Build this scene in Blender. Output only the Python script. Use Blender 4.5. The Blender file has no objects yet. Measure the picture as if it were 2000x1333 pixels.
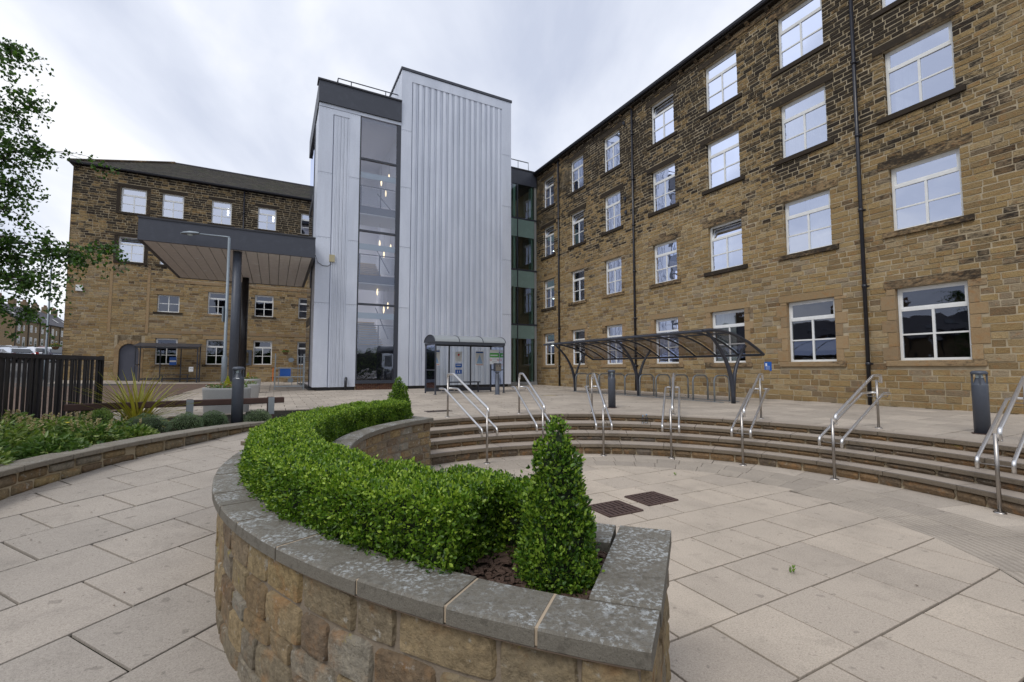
import bpy, math, random
import numpy as np
from mathutils import Vector, Matrix
SC=bpy.context.scene; COL=SC.collection; PI=math.pi; R=math.radians
random.seed(7); RNG=np.random.default_rng(7)
# ---------------------------------------------------------------- camera, sky, sun, exposure
EYE=1.7; PITCH=math.atan(54/880)
cd=bpy.data.cameras.new('camera'); cam=bpy.data.objects.new('camera',cd); COL.objects.link(cam)
cd.sensor_width=36; cd.lens=36*880/2000; cd.clip_start=.05; cd.clip_end=3000
cam.location=(0,0,EYE); cam.rotation_euler=(PI/2+PITCH,0,0); SC.camera=cam
SC.view_settings.view_transform='Standard'; SC.view_settings.look='None'
SC.view_settings.gamma=1; SC.view_settings.use_curve_mapping=False; SC.view_settings.exposure=0
try:
    SC.cycles.max_bounces=8; SC.cycles.transparent_max_bounces=16
except Exception: pass
W=bpy.data.worlds.new('World'); SC.world=W; W.use_nodes=True
def make_world():
    nt=W.node_tree; N=nt.nodes; L=nt.links; N.clear()
    out=N.new('ShaderNodeOutputWorld'); bg=N.new('ShaderNodeBackground'); L.new(bg.outputs[0],out.inputs[0])
    sky=N.new('ShaderNodeTexSky'); sky.sky_type='NISHITA'; sky.sun_disc=False; sky.sun_elevation=R(50); sky.sun_rotation=R(212)
    sm=N.new('ShaderNodeVectorMath'); sm.operation='SCALE'; L.new(sky.outputs[0],sm.inputs[0]); sm.inputs['Scale'].default_value=.9
    tc=N.new('ShaderNodeTexCoord'); sep=N.new('ShaderNodeSeparateXYZ'); L.new(tc.outputs['Generated'],sep.inputs[0])
    def m(op,a,b):
        n=N.new('ShaderNodeMath'); n.operation=op
        for i,v in enumerate((a,b)):
            if isinstance(v,(int,float)): n.inputs[i].default_value=v
            else: L.new(v,n.inputs[i])
        return n.outputs[0]
    z=m('ADD',m('MAXIMUM',sep.outputs[2],0.0),.32)
    cx=m('DIVIDE',sep.outputs[0],z); cy=m('DIVIDE',sep.outputs[1],z)
    cb=N.new('ShaderNodeCombineXYZ'); L.new(cx,cb.inputs[0]); L.new(cy,cb.inputs[1])
    mp=N.new('ShaderNodeMapping'); mp.inputs['Rotation'].default_value=(0,0,R(38)); mp.inputs['Scale'].default_value=(1.0,.55,1); mp.inputs['Location'].default_value=(.7,.35,0); L.new(cb.outputs[0],mp.inputs[0])
    n1=N.new('ShaderNodeTexNoise'); n1.inputs['Scale'].default_value=2.1; n1.inputs['Detail'].default_value=7; n1.inputs['Roughness'].default_value=.5; n1.inputs['Distortion'].default_value=.35; L.new(mp.outputs[0],n1.inputs['Vector'])
    cr=N.new('ShaderNodeValToRGB'); e=cr.color_ramp.elements
    e[0].position=.33; e[0].color=(.60,.655,.80,1); e[1].position=.64; e[1].color=(1.08,1.09,1.12,1)
    x=e.new(.49); x.color=(.81,.855,.97,1)
    L.new(n1.outputs[0],cr.inputs[0])
    mix=N.new('ShaderNodeMixRGB'); mix.inputs[0].default_value=.94; L.new(sm.outputs[0],mix.inputs[1])
    k=N.new('ShaderNodeVectorMath'); k.operation='SCALE'; k.inputs['Scale'].default_value=10.0
    L.new(cr.outputs[0],k.inputs[0]); L.new(k.outputs[0],mix.inputs[2]); L.new(mix.outputs[0],bg.inputs[0])
    bg.inputs[1].default_value=.106
make_world()
sl=bpy.data.lights.new('sun','SUN'); so=bpy.data.objects.new('sun',sl); COL.objects.link(so)
sl.energy=1.5; sl.angle=R(20); sl.color=(1,.965,.92); so.rotation_euler=(R(40),0,R(-32))
# ---------------------------------------------------------------- materials
def mat(name,col=(.5,.5,.5),rough=.6,metal=0.,spec=.5,**k):
    m=bpy.data.materials.new(name); m.use_nodes=True; b=m.node_tree.nodes['Principled BSDF']
    b.inputs['Base Color'].default_value=(*col,1); b.inputs['Roughness'].default_value=rough; b.inputs['Metallic'].default_value=metal
    b.inputs['Specular IOR Level'].default_value=spec
    if k.get('emit'): b.inputs['Emission Color'].default_value=(*k['emit'],1); b.inputs['Emission Strength'].default_value=k.get('es',1)
    return m
class NT:
    def __init__(s,m): s.m=m; s.t=m.node_tree; s.N=s.t.nodes; s.L=s.t.links; s.b=s.N['Principled BSDF']
    def set(s,sock,v):
        if isinstance(v,(int,float)): sock.default_value=v
        elif isinstance(v,tuple): sock.default_value=v if len(v)==4 or sock.type=='VECTOR' else (*v,1)
        else: s.L.new(v,sock)
    def pos(s,obj=False):
        if obj: return s.N.new('ShaderNodeTexCoord').outputs['Object']
        return s.N.new('ShaderNodeNewGeometry').outputs['Position']
    def noise(s,scale,detail=4,rough=.55,vec=None,stretch=None,dist=0):
        v=vec or s.pos()
        if stretch:
            mp=s.N.new('ShaderNodeMapping'); mp.inputs['Scale'].default_value=stretch; s.L.new(v,mp.inputs[0]); v=mp.outputs[0]
        n=s.N.new('ShaderNodeTexNoise'); n.inputs['Scale'].default_value=scale; n.inputs['Detail'].default_value=detail; n.inputs['Roughness'].default_value=rough; n.inputs['Distortion'].default_value=dist
        s.L.new(v,n.inputs['Vector']); return n.outputs[0]
    def math(s,op,a,b=0.,c=None,clamp=False):
        n=s.N.new('ShaderNodeMath'); n.operation=op; n.use_clamp=clamp; s.set(n.inputs[0],a); s.set(n.inputs[1],b)
        if c is not None: s.set(n.inputs[2],c)
        return n.outputs[0]
    def step(s,x,a,b):
        n=s.N.new('ShaderNodeMapRange'); n.interpolation_type='SMOOTHSTEP'; s.set(n.inputs[0],x); n.inputs[1].default_value=a; n.inputs[2].default_value=b; return n.outputs[0]
    def mix(s,f,a,b,mode='MIX'):
        n=s.N.new('ShaderNodeMixRGB'); n.blend_type=mode; s.set(n.inputs[0],f); s.set(n.inputs[1],a); s.set(n.inputs[2],b); return n.outputs[0]
    def ramp(s,f,stops):
        n=s.N.new('ShaderNodeValToRGB'); e=n.color_ramp.elements
        e[0].position=stops[0][0]; e[0].color=(*stops[0][1],1); e[1].position=stops[-1][0]; e[1].color=(*stops[-1][1],1)
        for p,c in stops[1:-1]: x=e.new(p); x.color=(*c,1)
        s.L.new(f,n.inputs[0]); return n.outputs[0]
    def rnd(s):
        a=s.N.new('ShaderNodeAttribute'); a.attribute_name='rnd'; o=s.N.new('ShaderNodeObjectInfo')
        return s.math('FRACT',s.math('ADD',a.outputs['Fac'],o.outputs['Random']))
    def bump(s,h,st=.3,d=.01):
        n=s.N.new('ShaderNodeBump'); n.inputs['Strength'].default_value=st; n.inputs['Distance'].default_value=d; s.L.new(h,n.inputs['Height']); s.L.new(n.outputs[0],s.b.inputs['Normal'])
    def col(s,c): s.L.new(c,s.b.inputs['Base Color'])
    def z(s):
        x=s.N.new('ShaderNodeSeparateXYZ'); s.L.new(s.pos(),x.inputs[0]); return x.outputs[2]
def stone_mat(name,stops,soot=None,bump=.6,gran=60,lich=0):
    m=mat(name,rough=.88,spec=.25); n=NT(m); r=n.rnd()
    c=n.ramp(r,stops)
    f=n.noise(gran,5,.65); c=n.mix(.55,c,n.ramp(f,[(.3,(.45,.43,.41)),(.7,(1.25,1.22,1.15))]),'MULTIPLY')
    g=n.noise(7,4,.6); c=n.mix(n.step(g,.5,.72),c,n.mix(.55,c,(.30,.155,.06)))
    if gran<45: c=n.mix(.6,c,n.ramp(n.noise(15,7,.75,dist=.4),[(.32,(.42,.40,.37)),(.5,(1,1,1)),(.68,(1.3,1.26,1.15))]),'MULTIPLY'); c=n.mix(n.math('MULTIPLY',n.step(n.noise(70,4,.7),.62,.70),.6),c,(.045,.036,.028)); c=n.mix(n.math('MULTIPLY',n.step(n.noise(5.5,5,.7),.63,.70),.5),c,(.36,.29,.05))
    if lich: c=n.mix(n.math('MULTIPLY',n.step(n.noise(16,5,.6),.6,.72),lich),c,(.42,.41,.37))
    if soot:
        z0,z1,base=soot
        zz=n.step(n.z(),z0,z1)
        big=n.noise(.34,3,.6); q=n.math('ADD',n.math('MULTIPLY',big,1.5),n.math('MULTIPLY',r,.50))
        q=n.math('ADD',q,n.math('MULTIPLY',n.noise(6.5,5,.72,stretch=(1,1,2.4)),1.35)); q=n.math('ADD',q,n.math('MULTIPLY',zz,.72)); q=n.math('ADD',q,base)
        s=n.step(q,1.60,2.06); c=n.mix(n.math('MULTIPLY',s,.93),c,(.018,.015,.013))
    n.col(c)
    h=n.math('ADD',n.noise(gran*.6,6,.7),n.math('MULTIPLY',n.noise(9,4),1.2)); n.bump(h,bump,.02)
    return m
TAN=[(0,(.275,.19,.088)),(.25,(.36,.262,.128)),(.5,(.225,.16,.083)),(.72,(.40,.305,.168)),(.88,(.305,.25,.175)),(1,(.17,.115,.062))]
M={}
M['mill']=stone_mat('mill_stone',TAN,(3.2,12.5,-.38),1.)
M['mill2']=stone_mat('side_block_stone',TAN,(3.5,14,-.36),1.)
M['ashlar']=stone_mat('dressed_stone',[(0,(.30,.21,.115)),(.5,(.36,.26,.15)),(1,(.26,.19,.115))],(5,12,-.28),.3)
def painted0(name,c):
    m=mat(name,c,.95,0,.1); n=NT(m); n.col(n.mix(n.noise(9,5,.6),tuple(x*.6 for x in c),tuple(x*1.35 for x in c))); n.bump(n.noise(90,4),.6,.008); return m
def mortar():
    m=mat('lime_mortar',rough=.95,spec=.1); n=NT(m); n.col(n.ramp(n.noise(3,5,.6),[(.3,(.29,.235,.15)),(.7,(.46,.39,.28))])); n.bump(n.noise(80,4),.5,.01); return m
M['sill']=stone_mat('sill_stone',[(0,(.28,.20,.11)),(.5,(.33,.24,.14)),(1,(.24,.175,.105))],(4.4,7.,-.02),.3); M['lintel']=stone_mat('lintel_stone',[(0,(.28,.20,.11)),(.5,(.34,.25,.14)),(1,(.24,.175,.105))],(4.6,11.,-.2),.3); M['mortar']=mortar(); M['mortar2']=painted0('planter_mortar',(.23,.19,.145))
PL=[(0,(.25,.195,.125)),(.2,(.31,.24,.14)),(.38,(.20,.175,.135)),(.55,(.33,.25,.13)),(.7,(.17,.125,.085)),(.82,(.28,.265,.225)),(1,(.21,.15,.085))]
M['rubble']=stone_mat('planter_rubble',PL,None,1.0,38,.75)
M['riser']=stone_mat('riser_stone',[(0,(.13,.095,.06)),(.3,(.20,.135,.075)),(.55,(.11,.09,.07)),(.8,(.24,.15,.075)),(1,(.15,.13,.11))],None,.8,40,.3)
def coping(name,base,lich,sc=1.):
    m=mat(name,rough=.85,spec=.3); n=NT(m); r=n.rnd()
    c=n.mix(n.math('MULTIPLY',r,.5),base,tuple(x*.72 for x in base))
    c=n.mix(.5,c,n.ramp(n.noise(170,4,.7),[(.3,(.5,.5,.5)),(.7,(1.35,1.33,1.3))]),'MULTIPLY')
    geo=n.N.new('ShaderNodeNewGeometry'); sx=n.N.new('ShaderNodeSeparateXYZ'); n.L.new(geo.outputs['Normal'],sx.inputs[0]); up=n.step(sx.outputs[2],.5,.9)
    sp=n.math('MULTIPLY',n.step(n.noise(48*sc,6,.72),.47,.60),n.math('ADD',n.step(n.noise(4.5,5,.65),.42,.60),.12))
    c=n.mix(n.math('MULTIPLY',n.math('MULTIPLY',sp,up),lich),c,(.40,.42,.42))
    c=n.mix(n.math('MULTIPLY',n.step(n.noise(22,5,.6),.52,.68),.45),c,(.07,.062,.05))
    c=n.mix(n.math('MULTIPLY',n.step(n.noise(140,3,.6),.64,.69),.8),c,(.04,.038,.033))
    n.col(c); n.bump(n.noise(90,7,.75),.9,.006); return m
M['coping']=coping('planter_coping',(.195,.18,.15),.95)
M['coping2']=coping('low_wall_coping',(.24,.215,.175),.35)
M['tread']=coping('step_coping',(.19,.155,.115),.15)
def paving(name,base,dark,var=.25,speck=1.):
    m=mat(name,rough=.9,spec=.2); n=NT(m); r=n.rnd()
    c=n.mix(n.math('MULTIPLY',r,var*2),base,dark)
    c=n.mix(n.math('MULTIPLY',n.step(n.noise(1.1,5,.62),.45,.72),.38),c,tuple(x*.66 for x in dark))
    c=n.mix(n.math('MULTIPLY',n.step(n.noise(3.3,6,.7,dist=.6),.52,.70),.30),c,tuple(x*.55 for x in dark)); c=n.mix(n.math('MULTIPLY',n.step(n.noise(.45,3,.6),.4,.62),.22),c,tuple(x*.72 for x in dark)); c=n.mix(n.math('MULTIPLY',n.step(n.noise(11,2,.4),.69,.72),.4),c,(.13,.115,.10)); c=n.mix(.62*speck,c,n.ramp(n.noise(210,4,.8),[(.28,(.45,.43,.42)),(.5,(1,1,1)),(.74,(1.4,1.38,1.33))]),'MULTIPLY')
    c=n.mix(.42,c,n.ramp(n.noise(85,3,.7),[(.33,(.62,.60,.58)),(.5,(1,1,1)),(.67,(1.32,1.3,1.26))]),'MULTIPLY'); c=n.mix(n.math('MULTIPLY',n.step(n.noise(75,2,.5),.66,.71),.5),c,(.12,.09,.075))
    n.col(c); n.bump(n.noise(230,4,.8),.45,.003); return m
M['slab']=paving('terrace_slab',(.49,.43,.36),(.37,.325,.275),.5)
M['slab_low']=paving('court_slab',(.51,.44,.36),(.42,.365,.305),.5)
M['slab_path']=paving('ramp_slab',(.41,.365,.315),(.36,.325,.285),.5)
def tactile():
    m=paving('corduroy_slab',(.44,.385,.32),(.37,.325,.275),.5); n=NT(m)
    v=n.N.new('ShaderNodeVectorMath'); v.operation='DISTANCE'; mp=n.N.new('ShaderNodeMapping'); mp.inputs['Scale'].default_value=(1,1,0); n.L.new(n.pos(),mp.inputs[0]); n.L.new(mp.outputs[0],v.inputs[0]); v.inputs[1].default_value=(1.5,4.7,0)
    w=n.math('SINE',n.math('MULTIPLY',v.outputs['Value'],2*PI/.066)); s=n.step(w,-.6,.3)
    old=n.b.inputs['Base Color'].links[0].from_socket
    n.col(n.mix(n.math('MULTIPLY',n.math('SUBTRACT',1.,s),.38),old,(.22,.19,.155))); n.bump(s,.9,.006); return m
M['tactile']=tactile()
def base_ground():
    m=mat('joint_grime',rough=.95,spec=.1); n=NT(m); n.col(n.ramp(n.noise(6,5),[(.35,(.012,.011,.009)),(.7,(.035,.032,.022))])); return m
M['joint']=base_ground()
def tarmac(name,a,b,sc=60):
    m=mat(name,rough=.9,spec=.2); n=NT(m); c=n.ramp(n.noise(.3,4),[(.35,a),(.65,b)]); c=n.mix(.5,c,n.ramp(n.noise(sc,4,.7),[(.3,(.6,.6,.6)),(.7,(1.3,1.3,1.3))]),'MULTIPLY'); n.col(c); n.bump(n.noise(sc,3),.3,.01); return m
M['tarmac']=tarmac('car_park_tarmac',(.07,.068,.065),(.11,.105,.10)); M['farland']=tarmac('far_ground',(.06,.085,.035),(.10,.11,.05),3)
def blockpave():
    m=mat('brown_block_paving',rough=.9,spec=.2); n=NT(m)
    mp=n.N.new('ShaderNodeMapping'); mp.inputs['Rotation'].default_value=(0,0,R(27.8)); n.L.new(n.pos(),mp.inputs[0])
    br=n.N.new('ShaderNodeTexBrick'); br.inputs['Scale'].default_value=1; br.inputs['Brick Width'].default_value=.2; br.inputs['Row Height'].default_value=.1; br.inputs['Mortar Size'].default_value=.006
    br.inputs['Color1'].default_value=(.19,.125,.095,1); br.inputs['Color2'].default_value=(.135,.10,.08,1); br.inputs['Mortar'].default_value=(.05,.042,.035,1); n.L.new(mp.outputs[0],br.inputs[0])
    n.col(n.mix(.5,br.outputs[0],n.ramp(n.noise(1,4),[(.3,(.7,.7,.7)),(.7,(1.2,1.2,1.2))]),'MULTIPLY')); return m
M['block']=blockpave()
def clad():
    m=mat('silver_cladding',rough=.42,metal=.2,spec=.5); n=NT(m)
    c=n.mix(n.step(n.noise(1.2,4,.6,stretch=(1,1,.25)),.35,.7),(.54,.58,.665),(.62,.66,.745)); c=n.mix(.25,c,n.ramp(n.noise(26,5,.7),[(.35,(.72,.72,.74)),(.6,(1.1,1.1,1.1))]),'MULTIPLY'); n.col(c)
    c2=n.mix(n.math('MULTIPLY',n.step(n.noise(7,4,.6,stretch=(1,1,.04)),.5,.7),.12),c,(.42,.44,.48)); n.col(c2); n.bump(n.noise(3,2),.2,.02); return m
M['clad']=clad()
def painted(name,c,rough=.45,metal=0):
    m=mat(name,c,rough,metal); n=NT(m); n.col(n.mix(n.math('MULTIPLY',n.step(n.noise(4,5,.65),.45,.75),.4),c,tuple(min(1,x*1.35+.012) for x in c))); n.bump(n.noise(60,3),.08,.003); return m
M['fascia']=painted('slate_grey_cladding',(.042,.048,.066),.5); M['navy']=painted('blue_grey_paint',(.060,.070,.092),.45)
M['frame']=painted('dark_grey_frame',(.035,.04,.055),.4); M['black']=painted('black_paint',(.014,.012,.014),.4)
M['white']=painted('white_window_frame',(.70,.71,.70),.4); M['pipe']=painted('dark_downpipe',(.016,.017,.024),.35)
M['steel']=mat('brushed_steel',(.72,.71,.70),.33,1.); M['steel2']=mat('satin_steel_post',(.40,.375,.35),.36,1.)
M['galv']=painted('galvanised_steel',(.30,.33,.35),.5,.6); M['lamp']=painted('lamp_grey',(.20,.235,.265),.5,.4)
M['iron']=painted('rusty_iron',(.075,.045,.037),.75)
M['soffit']=painted('soffit_board',(.62,.60,.575),.6)
def slate():
    m=mat('roof_slate',rough=.75,spec=.3); n=NT(m); r=n.rnd(); c=n.ramp(r,[(0,(.028,.026,.024)),(.5,(.06,.052,.04)),(1,(.035,.031,.028))]); n.col(n.mix(n.step(n.noise(2,5),.5,.7),c,(.05,.055,.03))); n.bump(n.noise(15,5),.5,.02); return m
M['slate']=slate(); M['slate2']=painted('terrace_slate',(.055,.052,.062),.7)
M['terrace']=stone_mat('terrace_stone',[(0,(.20,.155,.10)),(1,(.23,.18,.12))],None,.4,8)
def glass(name,refl,tint=(.8,.85,.85),ior=1.5):
    m=bpy.data.materials.new(name); m.use_nodes=True; t=m.node_tree; t.nodes.clear()
    o=t.nodes.new('ShaderNodeOutputMaterial'); mx=t.nodes.new('ShaderNodeMixShader'); g=t.nodes.new('ShaderNodeBsdfGlossy'); g.inputs['Roughness'].default_value=.015; g.inputs['Color'].default_value=(.78,.84,1,1)
    tr=t.nodes.new('ShaderNodeBsdfTransparent'); tr.inputs[0].default_value=(*tint,1)
    gg=t.nodes.new('ShaderNodeNewGeometry'); nz=t.nodes.new('ShaderNodeTexNoise'); nz.inputs['Scale'].default_value=1.7; nz.inputs['Detail'].default_value=1.5; t.links.new(gg.outputs['Position'],nz.inputs['Vector']); bp=t.nodes.new('ShaderNodeBump'); bp.inputs['Strength'].default_value=.3; bp.inputs['Distance'].default_value=.012; t.links.new(nz.outputs[0],bp.inputs['Height']); t.links.new(bp.outputs[0],g.inputs['Normal'])
    fr=t.nodes.new('ShaderNodeFresnel'); fr.inputs[0].default_value=ior
    a=t.nodes.new('ShaderNodeMath'); a.operation='ADD'; a.use_clamp=True; a.inputs[1].default_value=refl; t.links.new(fr.outputs[0],a.inputs[0])
    t.links.new(a.outputs[0],mx.inputs[0]); t.links.new(tr.outputs[0],mx.inputs[1]); t.links.new(g.outputs[0],mx.inputs[2]); t.links.new(mx.outputs[0],o.inputs[0]); return m
M['glass_hi']=glass('coated_pane',.55,(.7,.74,.76)); M['glass_lo']=glass('clear_pane',.09,(.6,.64,.64)); M['glass_tower']=glass('tower_pane',.12,(.95,.96,.99))
M['glass_dk']=glass('smoked_panel',.03,(.42,.40,.39),1.25); M['glass_clear']=glass('shelter_panel',.03,(.74,.76,.76),1.15); M['glass_green']=glass('green_pane',.05,(.74,.86,.80))
M['greenp']=painted('green_glass_spandrel',(.20,.29,.26),.25); M['greenf']=painted('pale_green_fin',(.26,.40,.36),.25)
M['room']=mat('room_wall',(.30,.30,.29),.9); M['roomd']=mat('dark_room',(.035,.035,.035),.9)
def curtain():
    m=mat('pale_curtain',(.5,.52,.52),.9); n=NT(m); n.col(n.mix(n.rnd(),(.42,.44,.45),(.58,.59,.58))); return m
M['curtain']=curtain(); M['warmroom']=mat('warm_room',(.34,.28,.19),.9)
M['lit']=mat('pendant_lamp',(1,.9,.7),emit=(1,.78,.45),es=1.8); M['lit2']=mat('ceiling_light',(1,1,1),emit=(1,.95,.85),es=8.)
M['stair']=mat('stair_tread',(.55,.40,.20),.6); M['plaster']=mat('pale_plaster',(.82,.81,.84),.9); M['frost']=mat('frosted_band',(.50,.60,.62),.4)
M['soil']=tarmac('bark_soil',(.020,.014,.010),(.045,.030,.022),40); M['bark']=painted('bark_chip',(.075,.045,.032),.9)
M['concrete']=tarmac('grey_concrete',(.36,.36,.35),(.44,.44,.43),90); M['wood']=painted('brown_timber',(.065,.034,.026),.8)
M['blue']=mat('blue_sign',(.010,.10,.42),.4); M['signw']=mat('sign_white',(.75,.77,.78),.5); M['green']=mat('sign_green',(.06,.36,.05),.5); M['red']=mat('sign_red',(.5,.03,.02),.5); M['skyb']=mat('sign_pale_blue',(.22,.45,.75),.5)
M['beige']=mat('beige_box',(.45,.40,.25),.6); M['orange']=mat('orange_cloth',(.75,.16,.02),.8); M['dome']=mat('camera_white',(.72,.74,.74),.35); M['blackg']=mat('dark_dome',(.02,.02,.025),.1)
M['door']=painted('grey_blue_door',(.062,.066,.09),.5); M['trunk']=painted('birch_bark',(.42,.40,.36),.85); M['twig']=mat('twig',(.05,.03,.022),.8)
def leaf(name,c0,c1,c2,trans=.25,rough=.42):
    m=mat(name,rough=rough,spec=.45); n=NT(m); r=n.rnd(); c=n.ramp(r,[(0,c0),(.55,c1),(1,c2)]); n.col(c)
    tl=n.N.new('ShaderNodeBsdfTranslucent'); mx=n.N.new('ShaderNodeMixShader'); mx.inputs[0].default_value=trans; n.L.new(n.mix(1.,c,(1.3,1.5,.6),'MULTIPLY'),tl.inputs[0])
    n.L.new(n.b.outputs[0],mx.inputs[1]); n.L.new(tl.outputs[0],mx.inputs[2]); n.L.new(mx.outputs[0],n.N['Material Output'].inputs[0]); return m
M['box']=leaf('box_leaf',(.020,.055,.006),(.115,.225,.016),(.37,.49,.06)); M['boxcore']=mat('hedge_twigs',(.012,.022,.006),.95)
M['boxd']=leaf('topiary_leaf',(.018,.052,.008),(.08,.175,.015),(.26,.38,.045)); M['birch']=leaf('birch_leaf',(.022,.052,.012),(.045,.10,.02),(.10,.20,.03),.35)
M['hebe']=leaf('hebe_leaf',(.06,.10,.055),(.12,.18,.10),(.22,.28,.17)); M['fern']=leaf('perennial_leaf',(.05,.11,.02),(.12,.20,.045),(.26,.32,.09)); M['bush']=leaf('bright_bush_leaf',(.06,.14,.015),(.14,.26,.03),(.27,.38,.05))
M['flax']=leaf('flax_blade',(.15,.18,.02),(.42,.41,.06),(.50,.36,.10),.15); M['plume']=leaf('plume',(.36,.27,.15),(.45,.36,.22),(.55,.45,.3)); M['yellowl']=leaf('golden_leaf',(.35,.38,.02),(.5,.5,.04),(.6,.6,.1)); M['pink']=mat('pink_petal',(.65,.10,.22),.6); M['yel']=mat('yellow_petal',(.8,.6,.03),.6); M['litter']=mat('dry_leaf',(.09,.055,.03),.8); M['redf']=mat('red_petal',(.55,.03,.02),.6)
M['tyre']=mat('tyre_rubber',(.02,.02,.02),.8); M['carglass']=mat('car_glass',(.03,.035,.04),.05,0,.8)
# ---------------------------------------------------------------- mesh helpers
def mkmesh(name,V,F,mt,rnd=None,smooth=False):
    me=bpy.data.meshes.new(name)
    if isinstance(V,np.ndarray) and isinstance(F,np.ndarray):
        n,k=F.shape; me.vertices.add(len(V)); me.vertices.foreach_set('co',V.astype(np.float32).ravel()); me.loops.add(n*k); me.loops.foreach_set('vertex_index',F.astype(np.int32).ravel()); me.polygons.add(n); me.polygons.foreach_set('loop_start',np.arange(0,n*k,k,dtype=np.int32))
    else: me.from_pydata([tuple(v) for v in V],[],[tuple(f) for f in F])
    if rnd is not None:
        a=me.attributes.new('rnd','FLOAT','POINT'); a.data.foreach_set('value',np.asarray(rnd,dtype=np.float32))
    if smooth: me.polygons.foreach_set('use_smooth',np.ones(len(me.polygons),dtype=bool))
    me.update(calc_edges=True); me.validate()
    if mt is not None: me.materials.append(M[mt] if isinstance(mt,str) else mt)
    return me
def link(name,me,parent=None,loc=None):
    o=bpy.data.objects.new(name,me); COL.objects.link(o)
    if parent is not None: o.parent=parent
    if loc is not None: o.location=loc
    return o
def tag(o,label=None,cat=None,group=None,kind=None):
    if label: o['label']=label
    if cat: o['category']=cat
    if group: o['group']=group
    if kind: o['kind']=kind
    return o
def thing(name,label,cat,loc=(0,0,0),group=None,rz=0):
    o=bpy.data.objects.new(name,None); COL.objects.link(o); o.location=loc; o.rotation_euler=(0,0,rz); o.empty_display_size=.2
    return tag(o,label,cat,group)
class MB:
    def __init__(s): s.V=[];s.F=[];s.R=[]
    def add(s,V,F,r=0.):
        b=len(s.V); s.V+=[tuple(v) for v in V]; s.F+=[tuple(i+b for i in f) for f in F]; s.R+=[r]*len(V); return s
    def hexa(s,P,r=0.): return s.add(P,[(0,3,2,1),(4,5,6,7),(0,1,5,4),(1,2,6,5),(2,3,7,6),(3,0,4,7)],r)
    def box(s,x0,x1,y0,y1,z0,z1,r=0.,f=None):
        f=f or (lambda a,b,c:(a,b,c)); return s.hexa([f(x0,y0,z0),f(x1,y0,z0),f(x1,y1,z0),f(x0,y1,z0),f(x0,y0,z1),f(x1,y0,z1),f(x1,y1,z1),f(x0,y1,z1)],r)
    def tube(s,pts,rad,n=8,cap=True,r=0.):
        P=[Vector(p) for p in pts]; rs=rad if isinstance(rad,(list,tuple)) else [rad]*len(P); V=[];F=[]
        up=None
        for i,p in enumerate(P):
            a=P[max(i-1,0)]; b=P[min(i+1,len(P)-1)]; t=(b-a).normalized()
            if up is None: up=Vector((0,0,1)) if abs(t.z)<.9 else Vector((1,0,0))
            x=t.cross(up)
            if x.length<1e-4: x=t.orthogonal()
            x.normalize(); y=x.cross(t).normalized(); up=y
            sc=1.
            if 0<i<len(P)-1:
                c=(P[i]-P[i-1]).normalized().dot((P[i+1]-P[i]).normalized()); sc=1/max(.6,math.sqrt(max(.1,(1+c)/2)))
            for k in range(n):
                A=2*PI*k/n; V.append(p+x*math.cos(A)*rs[i]*(1 if i in(0,len(P)-1) else 1)+y*math.sin(A)*rs[i]*sc)
        for i in range(len(P)-1):
            for k in range(n): F.append((i*n+k,i*n+(k+1)%n,(i+1)*n+(k+1)%n,(i+1)*n+k))
        if cap: F.append(tuple(range(n-1,-1,-1))); F.append(tuple((len(P)-1)*n+k for k in range(n)))
        return s.add(V,F,r)
    def lathe(s,prof,c=(0,0,0),n=20,r=0.,sx=1,sy=1):
        V=[];F=[]
        for (q,z) in prof:
            for k in range(n): A=2*PI*k/n; V.append((c[0]+q*math.cos(A)*sx,c[1]+q*math.sin(A)*sy,c[2]+z))
        for i in range(len(prof)-1):
            for k in range(n): F.append((i*n+k,i*n+(k+1)%n,(i+1)*n+(k+1)%n,(i+1)*n+k))
        return s.add(V,F,r)
    def mesh(s,name,mt,smooth=False): return mkmesh(name,s.V,s.F,mt,s.R,smooth)
    def obj(s,name,mt,parent=None,smooth=False,loc=None): return link(name,s.mesh(name,mt,smooth),parent,loc)
def bevel(o,w=.01,seg=2):
    b=o.modifiers.new('bevel','BEVEL'); b.width=w; b.segments=seg; b.limit_method='ANGLE'; return o
Uv=Vector((-.4664,.8846,0)); Vv=Vector((.8846,.4664,0))
def uv(u,v,z=0.): return (u*Uv.x+v*Vv.x,u*Uv.y+v*Vv.y,z)
F_=880
def project(p):
    x,y,z=p[0],p[1],p[2]-EYE; c,s=math.cos(PITCH),math.sin(PITCH); d=y*c+z*s
    if d<.1: return None
    return (1000+F_*x/d,666.5-F_*(-y*s+z*c)/d,d)
def seen_size(V):
    ps=[project(v) for v in V]
    if any(p is None for p in ps): return 0
    xs=[p[0] for p in ps]; ys=[p[1] for p in ps]
    x0,x1,y0,y1=max(min(xs),0),min(max(xs),2000),max(min(ys),0),min(max(ys),1333)
    if x1<=x0 or y1<=y0: return 0
    return math.sqrt((x1-x0)*(y1-y0))
def pieces(parent,name,stuffname,items,mt,limit=298,minpx=7,smooth=False):
    """items: list of (V,F,r) in the parent's (world) space; the largest in view become objects, the others one joined part"""
    sc=sorted(((seen_size(V),i) for i,(V,F,r) in enumerate(items)),reverse=True)
    top=set(i for s,i in sc[:limit] if s>=minpx); rest=MB()
    for i,(V,F,r) in enumerate(items):
        if i in top:
            c=Vector((0,0,0))
            for v in V: c+=Vector(v)
            c/=len(V)
            me=mkmesh(name,[Vector(v)-c for v in V],F,mt,[r]*len(V),smooth); link(name,me,parent,c)
        else: rest.add(V,F,r)
    if rest.V: tag(rest.obj(stuffname,mt,parent,smooth),kind='stuff')
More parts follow.
